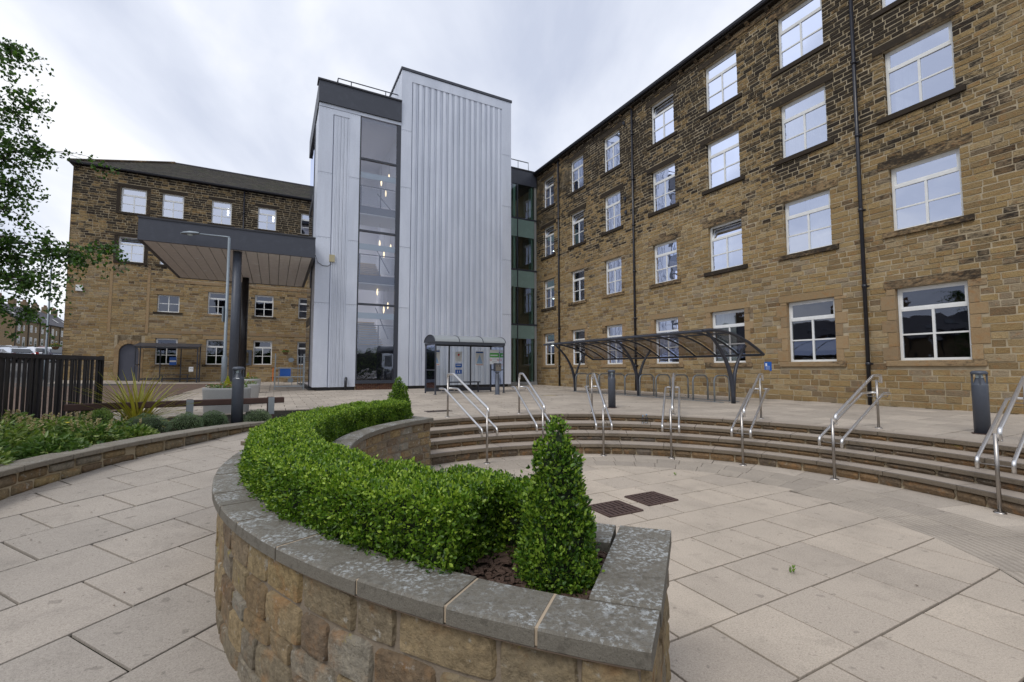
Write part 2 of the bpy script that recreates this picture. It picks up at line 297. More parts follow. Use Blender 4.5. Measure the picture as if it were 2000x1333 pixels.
def clipper(poly,n,d):
    """keep the side n.p<=d of a list of (x,y)"""
    out=[]
    for i in range(len(poly)):
        a=poly[i]; b=poly[(i+1)%len(poly)]; fa=a[0]*n[0]+a[1]*n[1]-d; fb=b[0]*n[0]+b[1]*n[1]-d
        if fa<=0: out.append(a)
        if (fa<0<fb) or (fb<0<fa): t=fa/(fa-fb); out.append((a[0]+(b[0]-a[0])*t,a[1]+(b[1]-a[1])*t))
    return out
def area(p): return abs(sum(p[i][0]*p[(i+1)%len(p)][1]-p[(i+1)%len(p)][0]*p[i][1] for i in range(len(p))))/2
def slab_piece(poly,zf,th=.04,r=0.,gap=.004,lift=0.,jit=.002):
    cx=sum(p[0] for p in poly)/len(poly); cy=sum(p[1] for p in poly)/len(poly); q=[]
    for x,y in poly:
        d=math.hypot(x-cx,y-cy); k=max(0,1-gap*1.4/max(d,.02)); q.append((cx+(x-cx)*k,cy+(y-cy)*k))
    n=len(q); j=random.uniform(-jit,jit)+lift
    q2=[(cx+(x-cx)*(1-.004/max(.05,math.hypot(x-cx,y-cy))),cy+(y-cy)*(1-.004/max(.05,math.hypot(x-cx,y-cy)))) for x,y in q]
    V=[(x,y,zf(x,y)-th) for x,y in q]+[(x,y,zf(x,y)+j-.003) for x,y in q]+[(x,y,zf(x,y)+j) for x,y in q2]
    a=sum(q[i][0]*q[(i+1)%n][1]-q[(i+1)%n][0]*q[i][1] for i in range(n))
    top=tuple(range(2*n,3*n)) if a>0 else tuple(range(3*n-1,2*n-1,-1))
    F=[top]+[(i,(i+1)%n,n+(i+1)%n,n+i) for i in range(n)]+[(n+i,n+(i+1)%n,2*n+(i+1)%n,2*n+i) for i in range(n)]
    return V,F,r
# ---------------------------------------------------------------- terrain
S0=(1.5,4.7); C0=(1.72,5.83); TOP=.64
LEV=[0,.20,.35,.495,.64]
def rstep(i,th):
    rt=5.52+.42*math.exp(-((th-88)/30.)**2)
    return 4.43+(rt-4.43)*[0,.30,.62,1.0][i]
def sm(x,a,b):
    t=min(1,max(0,(x-a)/(b-a))); return t*t*(3-2*t)
def zpath(x,y):
    z=.08+.055*(y-3.1)-.045*(x+2.1); z=max(0,min(.64,z)); return z+(TOP-z)*sm(y,7.6,10.5)
def zfar(x,y):
    s=-x*.74+y*.67; return TOP+max(0,(s-33))*.055*sm(s,33,44)+(-.03*0)
def zg(x,y):
    ps=math.degrees(math.atan2(y-S0[1],x-S0[0])); rs=math.hypot(x-S0[0],y-S0[1]); pc=math.degrees(math.atan2(y-C0[1],x-C0[0])); rc=math.hypot(x-C0[0],y-C0[1])
    if pc>147.5 or pc<-106:
        if rc<4.1: return 0.
        if pc>147.5 or pc<-125 or x<-.6:
            return min(zpath(x,y),TOP) if y<10.5 else zfar(x,y)
    if -37<ps<150: return zfar(x,y) if rs>rstep(3,ps)+.22 else 0.
    if rs<=5.1: return 0.
    if y>7: return zfar(x,y)
    return TOP*sm(x,6,9) if x>0 else zpath(x,y)
def terrain():
    def ax(a,b,st,far): 
        l=list(np.arange(a,b+1e-6,st)); g=st; x=b
        r=[]
        while x<far: g*=1.35; x+=g; r.append(x)
        g=st; x=a; q=[]
        while x>-far: g*=1.35; x-=g; q.append(x)
        return q[::-1]+l+r
    X=ax(-9,13,.2,900); Y=ax(-3,12,.2,900); nx,ny=len(X),len(Y)
    V=np.array([(x,y,zg(x,y)-.022) for y in Y for x in X]); i=np.arange(ny-1)[:,None]*nx+np.arange(nx-1)[None,:]; i=i.ravel()
    Fq=np.stack([i,i+1,i+nx+1,i+nx],1)
    o=link('ground',mkmesh('ground',V,Fq,None)); me=o.data; me.materials.append(M['joint']); me.materials.append(M['tarmac']); me.materials.append(M['farland'])
    c=V[Fq].mean(1); mi=np.zeros(len(Fq),dtype=np.int32); mi[(np.abs(c[:,0]-2)>12)|(c[:,1]>14)]=1; d=np.hypot(c[:,0],c[:,1]); mi[d>140]=2; me.polygons.foreach_set('material_index',mi)
    tag(o,kind='structure'); return o
ground=terrain()
SP=.578
def grid_slabs(zf,umin,umax,vmin,vmax,test,u0=1.55,v0=2.9,gapr=(.004,.008)):
    out=[]; i0=math.floor((umin-u0)/SP); i1=math.ceil((umax-u0)/SP); 
    for i in range(i0,i1):
        off=v0 if i%2 else v0+SP/2
        j0=math.floor((vmin-off)/SP); j1=math.ceil((vmax-off)/SP)
        for j in range(j0,j1):
            a=u0+i*SP; b=off+j*SP; poly=[uv(*q)[:2] for q in((a,b),(a+SP,b),(a+SP,b+SP),(a,b+SP))]
            poly=test(poly,a+SP/2,b+SP/2)
            if poly and len(poly)>2 and area(poly)>.012: out.append(slab_piece(poly,zf,r=random.random(),gap=random.uniform(*gapr)))
    return out
def outside(poly,c,rf,tol=0.):
    """cut away the inside of a circle by its tangent"""
    cx=sum(p[0] for p in poly)/len(poly); cy=sum(p[1] for p in poly)/len(poly); d=math.hypot(cx-c[0],cy-c[1]); n=((cx-c[0])/d,(cy-c[1])/d); r=rf
    return clipper(poly,(-n[0],-n[1]),-(n[0]*c[0]+n[1]*c[1]+r))
def inside(poly,c,rf):
    cx=sum(p[0] for p in poly)/len(poly); cy=sum(p[1] for p in poly)/len(poly); d=math.hypot(cx-c[0],cy-c[1])+1e-6; n=((cx-c[0])/d,(cy-c[1])/d)
    return clipper(poly,n,n[0]*c[0]+n[1]*c[1]+rf)
# lower court
def ring_in(th):   # radius (from S0) of the inner edge of the corduroy ring
    return 4.43-(.30+.35*sm(70-th,0,55))-(.78+.25*sm(70-th,0,60))
def ring_out(th): return 4.43-(.30+.35*sm(70-th,0,55))
def court():
    p=tag(bpy.data.objects.new('lower_court_paving',None),kind='structure'); COL.objects.link(p)
    def test(poly,u,v):
        cx=sum(q[0] for q in poly)/4; cy=sum(q[1] for q in poly)/4; th=math.degrees(math.atan2(cy-S0[1],cx-S0[0])); rs=math.hypot(cx-S0[0],cy-S0[1]); rc=math.hypot(cx-C0[0],cy-C0[1]); pc=math.degrees(math.atan2(cy-C0[1],cx-C0[0]))
        if (pc>140 or pc<-104) and rc>4.2: return None
        if cy<-1 or cx<-3: return None
        if -38<th<158:
            poly=inside(poly,S0,ring_in(th)-.008)
        return poly
    it=grid_slabs(lambda x,y:0.,-4,8.5,-3,9,test,gapr=(.005,.011))
    pieces(p,'slab','distant_slabs',it,'slab_low')
    it=[];th=158.
    def arc(r0,r1,a,b,k=3):
        A=[math.radians(a+(b-a)*i/k) for i in range(k+1)]
        return [(S0[0]+r0(math.degrees(t))*math.cos(t),S0[1]+r0(math.degrees(t))*math.sin(t)) for t in A]+[(S0[0]+r1(math.degrees(t))*math.cos(t),S0[1]+r1(math.degrees(t))*math.sin(t)) for t in A[::-1]]
    while th>-40:
        st=random.uniform(8,10); it.append(slab_piece(arc(ring_out,lambda t:4.50,th-st,th),lambda x,y:0,r=random.random())); th-=st
    pieces(p,'border_slab','hidden_border_slabs',it,'slab')
    it=[]; th=158.
    mid=lambda t:(ring_in(t)+ring_out(t))/2
    for A,B in ((ring_in,mid),(mid,ring_out)):
        th=158.-random.uniform(0,3)
        while th>-40:
            st=5.6; it.append(slab_piece(arc(A,B,th-st,th,2),lambda x,y:0,r=random.random(),gap=.003)); th-=st
    pieces(p,'corduroy_slab','hidden_corduroy_slabs',it,'tactile')
court()
# drains
def grate(u0,u1,v0,v1,label):
    t=thing('drain_grate',label,'drain grate',uv((u0+u1)/2,(v0+v1)/2,0),'iron drain grates in the lower court')
    du,dv=(u1-u0)/2,(v1-v0)/2; f=lambda a,b,c:(Uv.x*a+Vv.x*b,Uv.y*a+Vv.y*b,c)
    b=MB().box(-du-.01,du+.01,-dv-.01,dv+.01,-.01,.005,0,f); b.obj('pit','blackg',t); b=MB()
    for s in(-1,1): b.box(-du,du,s*dv-.012,s*dv+.012,.001,.016,0,f); b.box(s*du-.012,s*du+.012,-dv+.012,dv-.012,.001,.016,0,f)
    b.obj('frame','iron',t)
    k=7
    for s in(0,1):
        for i in range(k):
            w=2*(dv-.012)/k; a=-dv+.012+w*i; bb=MB(); 
            L=du-.014; gap=.07 if i%2 else .03
            bb.box((-L if s==0 else gap*.5),( -gap*.5 if s==0 else L),a+w*.26,a+w*.78,.002,.015,0,f); bb.obj('bar','iron',t)
    bb=MB(); bb.box(-.015,.015,-dv+.013,dv-.013,.002,.0135,0,f); bb.obj('cross_bar','iron',t)
grate(4.14,4.58,3.45,3.95,'square rusty iron drain grate nearer the planter, left of its twin')
grate(4.25,4.68,4.16,4.66,'square rusty iron drain grate further from the planter, right of its twin')
# terrace
BEDR=7.15
def bed_edge(x,y):  # behind this line from the low wall is planting bed
    return -1.05*(x+7.7)+(y-7.6)
def terrace():
    p=tag(bpy.data.objects.new('terrace_paving',None),kind='structure'); COL.objects.link(p)
    def test(poly,u,v):
        cx=sum(q[0] for q in poly)/4; cy=sum(q[1] for q in poly)/4; th=math.degrees(math.atan2(cy-S0[1],cx-S0[0])); rs=math.hypot(cx-S0[0],cy-S0[1]); rc=math.hypot(cx-C0[0],cy-C0[1])
        if v>15.46: return None
        if u>24 and v<13: return None
        if v<-3.3 and u>12.7: return None
        if cx<-1.2 and cy<8.75: return None
        if cx<-4.6 and bed_edge(cx,cy)<2.15: return None
        if th<-38 or (cx>0 and cy<-1): return None
        r=rstep(3,th)+.30
        if rs<r-.5: return None
        if rs<r+.6: poly=outside(poly,S0,r)
        return poly
    def zt(x,y): return zg(x,y) if y>8 and x<0 else TOP
    it=grid_slabs(lambda x,y: zt(x,y),-2,25,-10,16,test,gapr=(.006,.012))
    pieces(p,'slab','distant_slabs',it,'slab')
terrace()
def ramp():
    p=tag(bpy.data.objects.new('ramp_paving',None),kind='structure'); COL.objects.link(p)
    a=R(24); d=Vector((math.sin(a),math.cos(a))); e=Vector((math.cos(a),-math.sin(a))); O=Vector((-2.69,2.84)); it=[]
    for i in range(-9,14):
        for j in range(-14,16):
            off=.33 if i%2 else 0
            s=off+j*.655; t=i*.655
            P=[O+d*s+e*t,O+d*(s+.655)+e*t,O+d*(s+.655)+e*(t+.655),O+d*s+e*(t+.655)]; P=[(q.x,q.y) for q in P]
            cx=sum(q[0] for q in P)/4; cy=sum(q[1] for q in P)/4; rc=math.hypot(cx-C0[0],cy-C0[1]); pc=math.degrees(math.atan2(cy-C0[1],cx-C0[0]))
            if rc<3.95 or rc>7.5 or (-96<pc<140): continue
            if cy<-1.2: continue
            P=outside(P,C0,4.50)
            if len(P)<3: continue
            P=inside(P,C0,7.16)
            if len(P)<3: continue
            P=clipper(P,(0,1),8.75+0)
            if len(P)<3 or area(P)<.012: continue
            it.append(slab_piece(P,zpath,r=random.random(),gap=random.uniform(.006,.011)))
    pieces(p,'slab','distant_slabs',it,'slab_path')
ramp()
def sheet(name,mt,us,vs,lift,zf=zfar,kind='structure'):
    V=[];F=[];nu,nv=len(us),len(vs)
    for u in us:
        for v in vs: x,y,_=uv(u,v); V.append((x,y,zf(x,y)+lift))
    for i in range(nu-1):
        for j in range(nv-1): a=i*nv+j; F.append((a,a+1,a+nv+1,a+nv))
    return tag(link(name,mkmesh(name,V,F,mt,[.5]*len(V))),kind=kind)
sheet('block_paved_road','block',np.linspace(12.9,37.0,13),np.linspace(-34,-3.5,16),-.004)
def pave2():
    p=tag(bpy.data.objects.new('far_pavement',None),kind='structure'); COL.objects.link(p); it=[]
    def rect(u0,u1,v0,v1,s):
        nu=max(1,round((u1-u0)/s)); nv=max(1,round((v1-v0)/s))
        for i in range(nu):
            for j in range(nv):
                a=u0+(u1-u0)*i/nu; b=v0+(v1-v0)*j/nv; a2=u0+(u1-u0)*(i+1)/nu; b2=v0+(v1-v0)*(j+1)/nv
                it.append(slab_piece([uv(*q)[:2] for q in((a,b),(a2,b),(a2,b2),(a,b2))],lambda x,y:zfar(x,y)+.012,r=random.random(),gap=.008))
    rect(37.0,38.98,-12,4,.66); rect(24.2,37.0,-3.5,1.5,.9); rect(24.2,26.3,12.9,15.4,.6)
    pieces(p,'slab','small_slabs',it,'slab',minpx=9)
pave2()
# ---------------------------------------------------------------- steps
def arcV(c,th,r,z): t=R(th); return (c[0]+r*math.cos(t),c[1]+r*math.sin(t),z)
def rough_stone(Mf,s0,s1,z0,z1,proud,back,nx,nz,rough,r,g=.5):
    """rounded rubble stone: Mf(s,z,d) maps into the world, d positive outwards"""
    V=[];F=[]; ph=random.uniform(0,100); cj=[random.uniform(.88,1.) for _ in range(4)]
    for j in range(nz+1):
        for i in range(nx+1):
            a=2*i/nx-1; b=2*j/nz-1
            aa=math.copysign(abs(a)**.45,a); bb=math.copysign(abs(b)**.5,b)
            k=cj[(1 if a>0 else 0)+(2 if b>0 else 0)]
            x=aa*(1-.045*abs(bb)**4)-(1-k)*.45*aa*abs(bb); y=bb*(1-.08*abs(aa)**6)-(1-k)*.6*bb*abs(aa)
            e=(1-abs(a)**4)*(1-abs(b)**4)
            n=math.sin(3.1*a+ph)*math.cos(2.7*b+ph*1.7)*.5+math.sin(7.3*a+2.1*b+ph*2)*.3+random.uniform(-.35,.35)
            d=proud*(e**.10)*(.8+.25*math.sin(ph+a*1.3+b))+rough*n*(e**.3)
            if abs(a)==1 or abs(b)==1: x+=random.uniform(-.03,.03)*(abs(a)==1)*(.15/max(.05,abs(s1-s0)) if abs(s1-s0)<2 else 1)*.6; y+=random.uniform(-.03,.03)*(abs(b)==1)
            V.append(Mf((s0+s1)/2+x*(s1-s0)/2,(z0+z1)/2+y*(z1-z0)/2,d))
    w=nx+1
    for j in range(nz):
        for i in range(nx): a=j*w+i; F.append((a,a+1,a+w+1,a+w))
    ring=[i for i in range(nx+1)]+[j*w+nx for j in range(1,nz+1)]+[nz*w+i for i in range(nx-1,-1,-1)]+[j*w for j in range(nz-1,0,-1)]
    b0=len(V)
    for q in ring:
        i,j=q%w,q//w; a=2*i/nx-1; b=2*j/nz-1
        V.append(Mf((s0+s1)/2+a*(s1-s0)/2*.97,(z0+z1)/2+b*(z1-z0)/2*.97,-back))
    for k in range(len(ring)): F.append((ring[k],b0+k,b0+(k+1)%len(ring),ring[(k+1)%len(ring)]))
    return V,F,r
def steps():
    t=thing('curved_stone_steps','curved flight of four stone steps around the lower court','steps',(S0[0],S0[1],0))
    t.location=(0,0,0)
    core=MB(); A0,A1=-38,152
    for i in range(4):
        ths=np.linspace(A0,A1,96); 
        for a,b in zip(ths[:-1],ths[1:]):
            r0a=rstep(i,a)+.02; r0b=rstep(i,b)+.02; z0=LEV[i]-.06; z1=LEV[i+1]-.055; 
            ra=rstep(3,a)+.3; rb=rstep(3,b)+.3
            core.add([arcV(S0,a,r0a,z0),arcV(S0,b,r0b,z0),arcV(S0,b,r0b,z1),arcV(S0,a,r0a,z1),arcV(S0,b,rb,z1),arcV(S0,a,ra,z1)],[(0,1,2,3),(3,2,4,5)])
    core.obj('mortar_bed','mortar',t)
    st=[];cp=[];ns=MB()
    for i in range(4):
        z0=LEV[i]; z1=LEV[i+1]; ct=.062
        th=A0
        while th<A1:
            L=random.uniform(.22,.62); d=math.degrees(L/rstep(i,th)); rr=rstep(i,th+d/2)
            Mf=lambda s,z,d,i=i:arcV(S0,s,rstep(i,s)-d,z)
            st.append(rough_stone(Mf,th+.10,th+d-.10,z0+.005,z1-ct-.012,.022,.04,4,2,.006,random.random())); th+=d
        th=A0-random.uniform(0,6)
        while th<A1:
            L=.86*random.uniform(.92,1.06); d=math.degrees(L/rstep(i,th)); g=.05
            a0,a1=th+g,th+d-g; k=5; V=[];F=[]; back=(rstep(i+1,th+d/2)+.03 if i<3 else rstep(3,th+d/2)+.30)
            ins=.035
            rows=[(lambda q:rstep(i,q)-ins+.004,z1-ct),(lambda q:rstep(i,q)-ins,z1-ct+.006),(lambda q:rstep(i,q)-ins,z1-.006),(lambda q:rstep(i,q)-ins+.006,z1),(lambda q:(rstep(i+1,q)+.03 if i<3 else rstep(3,q)+.30),z1),(lambda q:(rstep(i+1,q)+.03 if i<3 else rstep(3,q)+.30),z1-ct)]
            for f,z in rows:
                for m_ in range(k+1): q=a0+(a1-a0)*m_/k; V.append(arcV(S0,q,f(q),z))
            n=k+1; R_=len(rows)
            for a in range(R_):
                b=(a+1)%R_
                for m_ in range(k): F.append((a*n+m_,b*n+m_,b*n+m_+1,a*n+m_+1))
            F.append(tuple(a*n for a in range(R_))); F.append(tuple(a*n+k for a in range(R_-1,-1,-1)))
            cp.append((V,F,random.random())); th+=d
        for a,b in zip(np.linspace(A0,A1,120)[:-1],np.linspace(A0,A1,120)[1:]):
            ra=rstep(i,a)-.027; rb=rstep(i,b)-.027; z=z1+.0015
            ns.add([arcV(S0,a,ra,z),arcV(S0,b,rb,z),arcV(S0,b,rb+.02,z),arcV(S0,a,ra+.02,z)],[(0,1,2,3)])
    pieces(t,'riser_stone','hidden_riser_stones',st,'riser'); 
    # coping: front face is the aggregate-brown material, the upward faces are paler
    m=M['tread'].copy(); M['tread2']=m; n=NT(m); old=n.b.inputs['Base Color'].links[0].from_socket
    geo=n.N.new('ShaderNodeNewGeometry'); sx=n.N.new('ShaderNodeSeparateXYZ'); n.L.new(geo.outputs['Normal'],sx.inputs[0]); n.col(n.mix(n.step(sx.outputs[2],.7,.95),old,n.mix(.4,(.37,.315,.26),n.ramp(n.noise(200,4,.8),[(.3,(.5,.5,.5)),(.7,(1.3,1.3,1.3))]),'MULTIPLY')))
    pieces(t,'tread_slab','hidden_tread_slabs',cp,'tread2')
    ns.obj('nosing_strip',mat('dark_blue_nosing',(.035,.04,.06),.7),t)
steps()
# ---------------------------------------------------------------- handrails
def handrail(th,rt,rf,label,rz=None):
    t=thing('handrail',label,'handrail',arcV(S0,th,rf,0),'steel handrails on the curved steps',rz=R(rz or th))
    D=rt-rf   # local x: from foot post (0) outwards to the upper post (D)
    def post(x,z0,h,):
        b=MB(); b.tube([(x,0,z0),(x,0,z0+h)],.021,12); b.lathe([(.0,.012),(.055,.012),(.06,.0)],(x,0,z0),16); return b.obj('post','steel2',t,True)
    post(0,0,.93); post(D,TOP,.86)
    def bend(P,r=.05):
        out=[P[0]]
        for i in range(1,len(P)-1):
            a,b,c=Vector(P[i-1]),Vector(P[i]),Vector(P[i+1]); p=b+(a-b).normalized()*r; q=b+(c-b).normalized()*r
            for k in range(5): s=k/4; out.append(tuple(p*(1-s)**2+b*2*s*(1-s)+q*s*s))
        return out+[P[-1]]
    o=-.035
    P=[(D+.10,o,TOP+.80),(D+.10,o,TOP+.94),(D-.26,o,TOP+.94),(.02,o,.97),(.02,o,.84)]
    MB().tube(bend(P),.024,12).obj('top_rail','steel',t,True)
    for s in(-1,1):
        y=.15*s; P=[(D+.16,y*.3,TOP+.62),(D+.14,y,TOP+.62),(D-.22,y,TOP+.62),(-.10,y,.62),(-.10,y,.50)]
        MB().tube(bend(P,.04),.021,12).obj('lower_rail','steel',t,True)
    MB().tube([(D+.10,o,TOP+.84),(D+.03,0,TOP+.82),(D,0,TOP+.8)],.008,6).obj('bracket','steel2',t)
    for x,z in ((D-.0,TOP+.56),(.02,.55)):
        b=MB().tube(bend([(x,-.15,z+.05),(x,-.15,z),(x,.15,z),(x,.15,z+.05)],.02),.007,6); b.obj('bracket','steel2',t)
    MB().tube([(.02,o,.9),(0,0,.88)],.008,6).obj('bracket','steel2',t)
for th,rt,rf,l in [(119,6.0,4.02,'steel handrail nearest the planter, leftmost on the curved steps'),(102.4,6.2,4.2,'steel handrail half hidden by the front cone topiary, second from the left'),(86,6.32,4.27,'steel handrail in front of the blue grey bollard on the terrace, third from the left'),
    (69,6.25,4.3,'steel handrail seen end on in the middle of the steps, before the cycle hoops'),(52.6,6.27,4.25,'steel handrail below the small blue wall sign, right of the cycle shelter'),(34.2,6.12,4.2,'steel handrail standing in front of the near downpipe'),(9.8,6.31,4.33,'nearest steel handrail cut by the right edge of the photo')]: handrail(th,rt,rf,l,33.9 if th<11 else None)
# ---------------------------------------------------------------- planter
ZC=.87; RO,RI=4.62,3.60; PA,PB=148.5,253.2
def planter():
    t=thing('curved_planter','long curved raised planter of rubble stone with grey lichened coping','planter',(0,0,0))
    def ring(r0,r1,a,b,z0,z1,n=60,mt='mortar',name='mortar_core'):
        m=MB()
        for p,q in zip(np.linspace(a,b,n)[:-1],np.linspace(a,b,n)[1:]): m.hexa([arcV(C0,p,r0,z0),arcV(C0,q,r0,z0),arcV(C0,q,r1,z0),arcV(C0,p,r1,z0),arcV(C0,p,r0,z1),arcV(C0,q,r0,z1),arcV(C0,q,r1,z1),arcV(C0,p,r1,z1)])
        return m
    m=ring(RO-.20,RO-.05,PA,PB,-.1,ZC-.07); m2=ring(RI+.05,RI+.2,PA,PB,-.1,ZC-.07); m.add(m2.V,m2.F)
    for a in(PA,PB):
        s=1 if a==PA else -1; d=math.degrees(.15/4.1)*s; m3=ring(RI+.2,RO-.2,min(a,a+d),max(a,a+d),-.1,ZC-.07,3); m.add(m3.V,m3.F)
    q=[arcV(C0,250.6,RI+.06,0),arcV(C0,254.6,RI+.06,0),arcV(C0,253.1,RO-.06,0),arcV(C0,250.6,RO-.06,0)]; m.hexa([(x,y,-.1) for x,y,_ in q]+[(x,y,.76) for x,y,_ in q]); m.obj('mortar_core',M['mortar2'],t)
    s=ring(RI+.2,RO-.2,PA+1,PB-1,.5,.80,60); so_=s.obj('soil','soil',t)
    it=[]
    def course(Mf,a,b,scale,zb,zt,big):
        z=zb
        hs=[]
        while z<zt-.06: h=random.choice([.125,.15,.17,.20]) if big else random.uniform(.09,.15); hs.append(h); z+=h
        k=(zt-zb)/sum(hs); z=zb
        for h in hs:
            h*=k; s=a-random.uniform(0,.1)*scale
            while s<b:
                L=random.uniform(.18,.42)*(1.0 if big else .9)*(.6+h*2.6); e=s+L*scale
                if e>b-.08*scale: e=b
                V=rough_stone(Mf,max(a,s)+.0035*scale,e-.0035*scale,z+.003,z+h-.003,.028,.03,12 if big else 6,8 if big else 4,.0045,random.random()); it.append(V); s=e
            z+=h
    k=180/PI
    course(lambda s,z,d:arcV(C0,s,RO-.054+d,z),PA,PB,k/RO,-.03,ZC-.078,True)
    # inner face and the two ends
    course(lambda s,z,d:arcV(C0,s,RI+.056-d,z),PA,PB,k/RI,-.03,ZC-.078,False)
    for a,sg in((PA,1),(PB,-1)):
        p1=Vector(arcV(C0,a,RO-.05,0)) if a==PA else Vector(arcV(C0,253.2,RO-.05,0)); p0=Vector(arcV(C0,a,RI+.04,0)) if a==PA else Vector(arcV(C0,254.7,RI+.04,0)); ca=(p1-p0).normalized(); tn=Vector((-ca.y,ca.x,0))*sg
        course(lambda s,z,d,ca=ca,tn=tn,p0=p0:tuple(p0+Vector((0,0,z))+ca*(s-RI-.04)-tn*(d-.004)),RI+.04,RI+.04+(p1-p0).length,1,-.03,ZC-.078,True)
    pieces(t,'stone','hidden_stones',it,'rubble')
    cp=[]
    def slab(a0,a1,r0,r1,k=4,skew=0.,skew0=0.):
        V=[];F=[];g=.07; a0+=g;a1-=g; sk=lambda r,f:(skew0*(1-f)+skew*f)*(4.62-r)/.98; zt=ZC+random.uniform(-.003,.003)
        rows=[(r1-.006,ZC-.068),(r1,ZC-.062),(r1,zt-.008),(r1-.009,zt),(r0+.009,zt),(r0,zt-.008),(r0,ZC-.062),(r0+.006,ZC-.068)]
        n=k+1
        for r,z in rows:
            for i in range(n): V.append(arcV(C0,a0+(a1-a0)*i/k+sk(r,i/k),r+random.uniform(-.0015,.0015),z))
        for a in range(8):
            b=(a+1)%8
            for i in range(k): F.append((a*n+i,b*n+i,b*n+i+1,a*n+i+1))
        F.append(tuple(a*n for a in range(8))); F.append(tuple(a*n+k for a in range(7,-1,-1))); cp.append((V,F,random.random()))
    joints=[253.7,249.2,245.0,239.7,232.4,226.0,221.2,216.9,213,209,204,199,194,189,184,179,174,169,164,159,154,PA]
    for a,b in zip(joints[1:],joints[:-1]): slab(a,b,RO-.235,RO+.01,4,1.6 if b==253.7 else 0)
    a=251.0
    while a>PA+.5:
        b=max(PA,a-random.uniform(8,10)); 
        if b-PA<4: b=PA
        slab(b,a,RI-.03,RI+.22); a=b
    # end copings: straight across
    slab(250.6,253.75,RI-.03,RO-.24,2,1.6,.6); slab(PA-.6,PA+2.6,RI+.225,RO-.24,2)
    pieces(t,'coping_slab','hidden_coping',cp,'coping')
    # pale pointing in the coping joints
    j=MB()
    for a in joints[1:-1]:
        j.hexa([arcV(C0,a-.09,RO-.23,ZC-.06),arcV(C0,a+.09,RO-.23,ZC-.06),arcV(C0,a+.09,RO+.004,ZC-.06),arcV(C0,a-.09,RO+.004,ZC-.06),arcV(C0,a-.09,RO-.23,ZC-.004),arcV(C0,a+.09,RO-.23,ZC-.004),arcV(C0,a+.09,RO+.004,ZC-.004),arcV(C0,a-.09,RO+.004,ZC-.004)])
    j.obj('pointing',mat('pale_pointing',(.40,.32,.23),.95),t)
    bed=ring(RO-.045,RO-.012,PA,PB,ZC-.082,ZC-.068,90); b2=ring(RI+.012,RI+.045,PA,PB,ZC-.082,ZC-.068,90); pb=mat('pinkish_bedding',(.30,.225,.17),.95); bed.obj('bedding_joint',pb,t); b2.obj('bedding_joint',pb,t)
    ch=MB()
    for _ in range(1500):
        a=random.choice([random.uniform(243.,PB-1.6),random.uniform(151,251)]); r=random.uniform(RI+.24,RO-.25); c=Vector(arcV(C0,a,r,.80+random.uniform(.0,.03))); q=Matrix.Rotation(random.uniform(0,6.28),3,'Z')@Matrix.Rotation(random.uniform(-.6,.6),3,'X'); l,w=random.uniform(.008,.028),random.uniform(.004,.011); h=.003
        ch.hexa([tuple(c+q@Vector(v)) for v in((-l,-w,-h),(l,-w,-h),(l,w,-h),(-l,w,-h),(-l*.8,-w,h),(l*.8,-w*.6,h),(l*.7,w,h),(-l,w*.7,h))],random.random())
    tag(ch.obj('bark_chips','bark',t),kind='stuff')
planter()
# ---------------------------------------------------------------- leaves
def nrm(a): return a/np.maximum(np.linalg.norm(a,axis=-1,keepdims=True),1e-9)
def leaves(name,mt,parent,P,Nrm,size,aspect=.5,out=.8,up=.5,rnd_amp=.7,bright=None,quad=True,flat=0.,drop=0.):
    """one small folded leaf at every point P"""
    n=len(P); g=RNG.normal(size=(n,3)); ax=nrm(Nrm*out+np.array([0,0,up-drop])+g*rnd_amp); s=(size*RNG.uniform(.65,1.2,n))[:,None]
    q=RNG.normal(size=(n,3))+Nrm*flat; side=nrm(np.cross(ax,q)); nn=np.cross(side,ax); w=s*aspect*.5
    b=P; t=P+ax*s
    if quad:
        l1=P+ax*s*.3+side*w+nn*w*.35; l2=P+ax*s*.72+side*w*.8+nn*w*.3; r1=P+ax*s*.3-side*w+nn*w*.35; r2=P+ax*s*.72-side*w*.8+nn*w*.3
        V=np.stack([b,l1,l2,t,r2,r1],1).reshape(-1,3); i=np.arange(n)[:,None]*6; F=np.concatenate([i+np.array([[0,1,2,3]]),i+np.array([[0,3,4,5]])],0); k=6
    else:
        l=P+ax*s*.5+side*w+nn*w*.4; r=P+ax*s*.5-side*w+nn*w*.4; V=np.stack([b,l,t,r],1).reshape(-1,3); i=np.arange(n)[:,None]*4; F=np.concatenate([i+np.array([[0,1,2]]),i+np.array([[0,2,3]])],0); k=4
    rr=RNG.random(n) if bright is None else np.clip(bright+RNG.normal(0,.13,n),0,.999)
    o=link(name,mkmesh(name,V,F,mt,np.repeat(rr,k)),parent); return o
def lump(P,f=9.,ph=0):
    x,y,z=P[:,0]*f,P[:,1]*f,P[:,2]*f
    return (np.sin(x+ph)*np.cos(y*1.3+1.7)+np.sin(z*1.7+x*.6+ph)*np.cos(y*.8)+.6*np.sin(2.3*x+1.1*y+z*2)+.4*np.cos(3.7*y-2.1*z+ph))/3
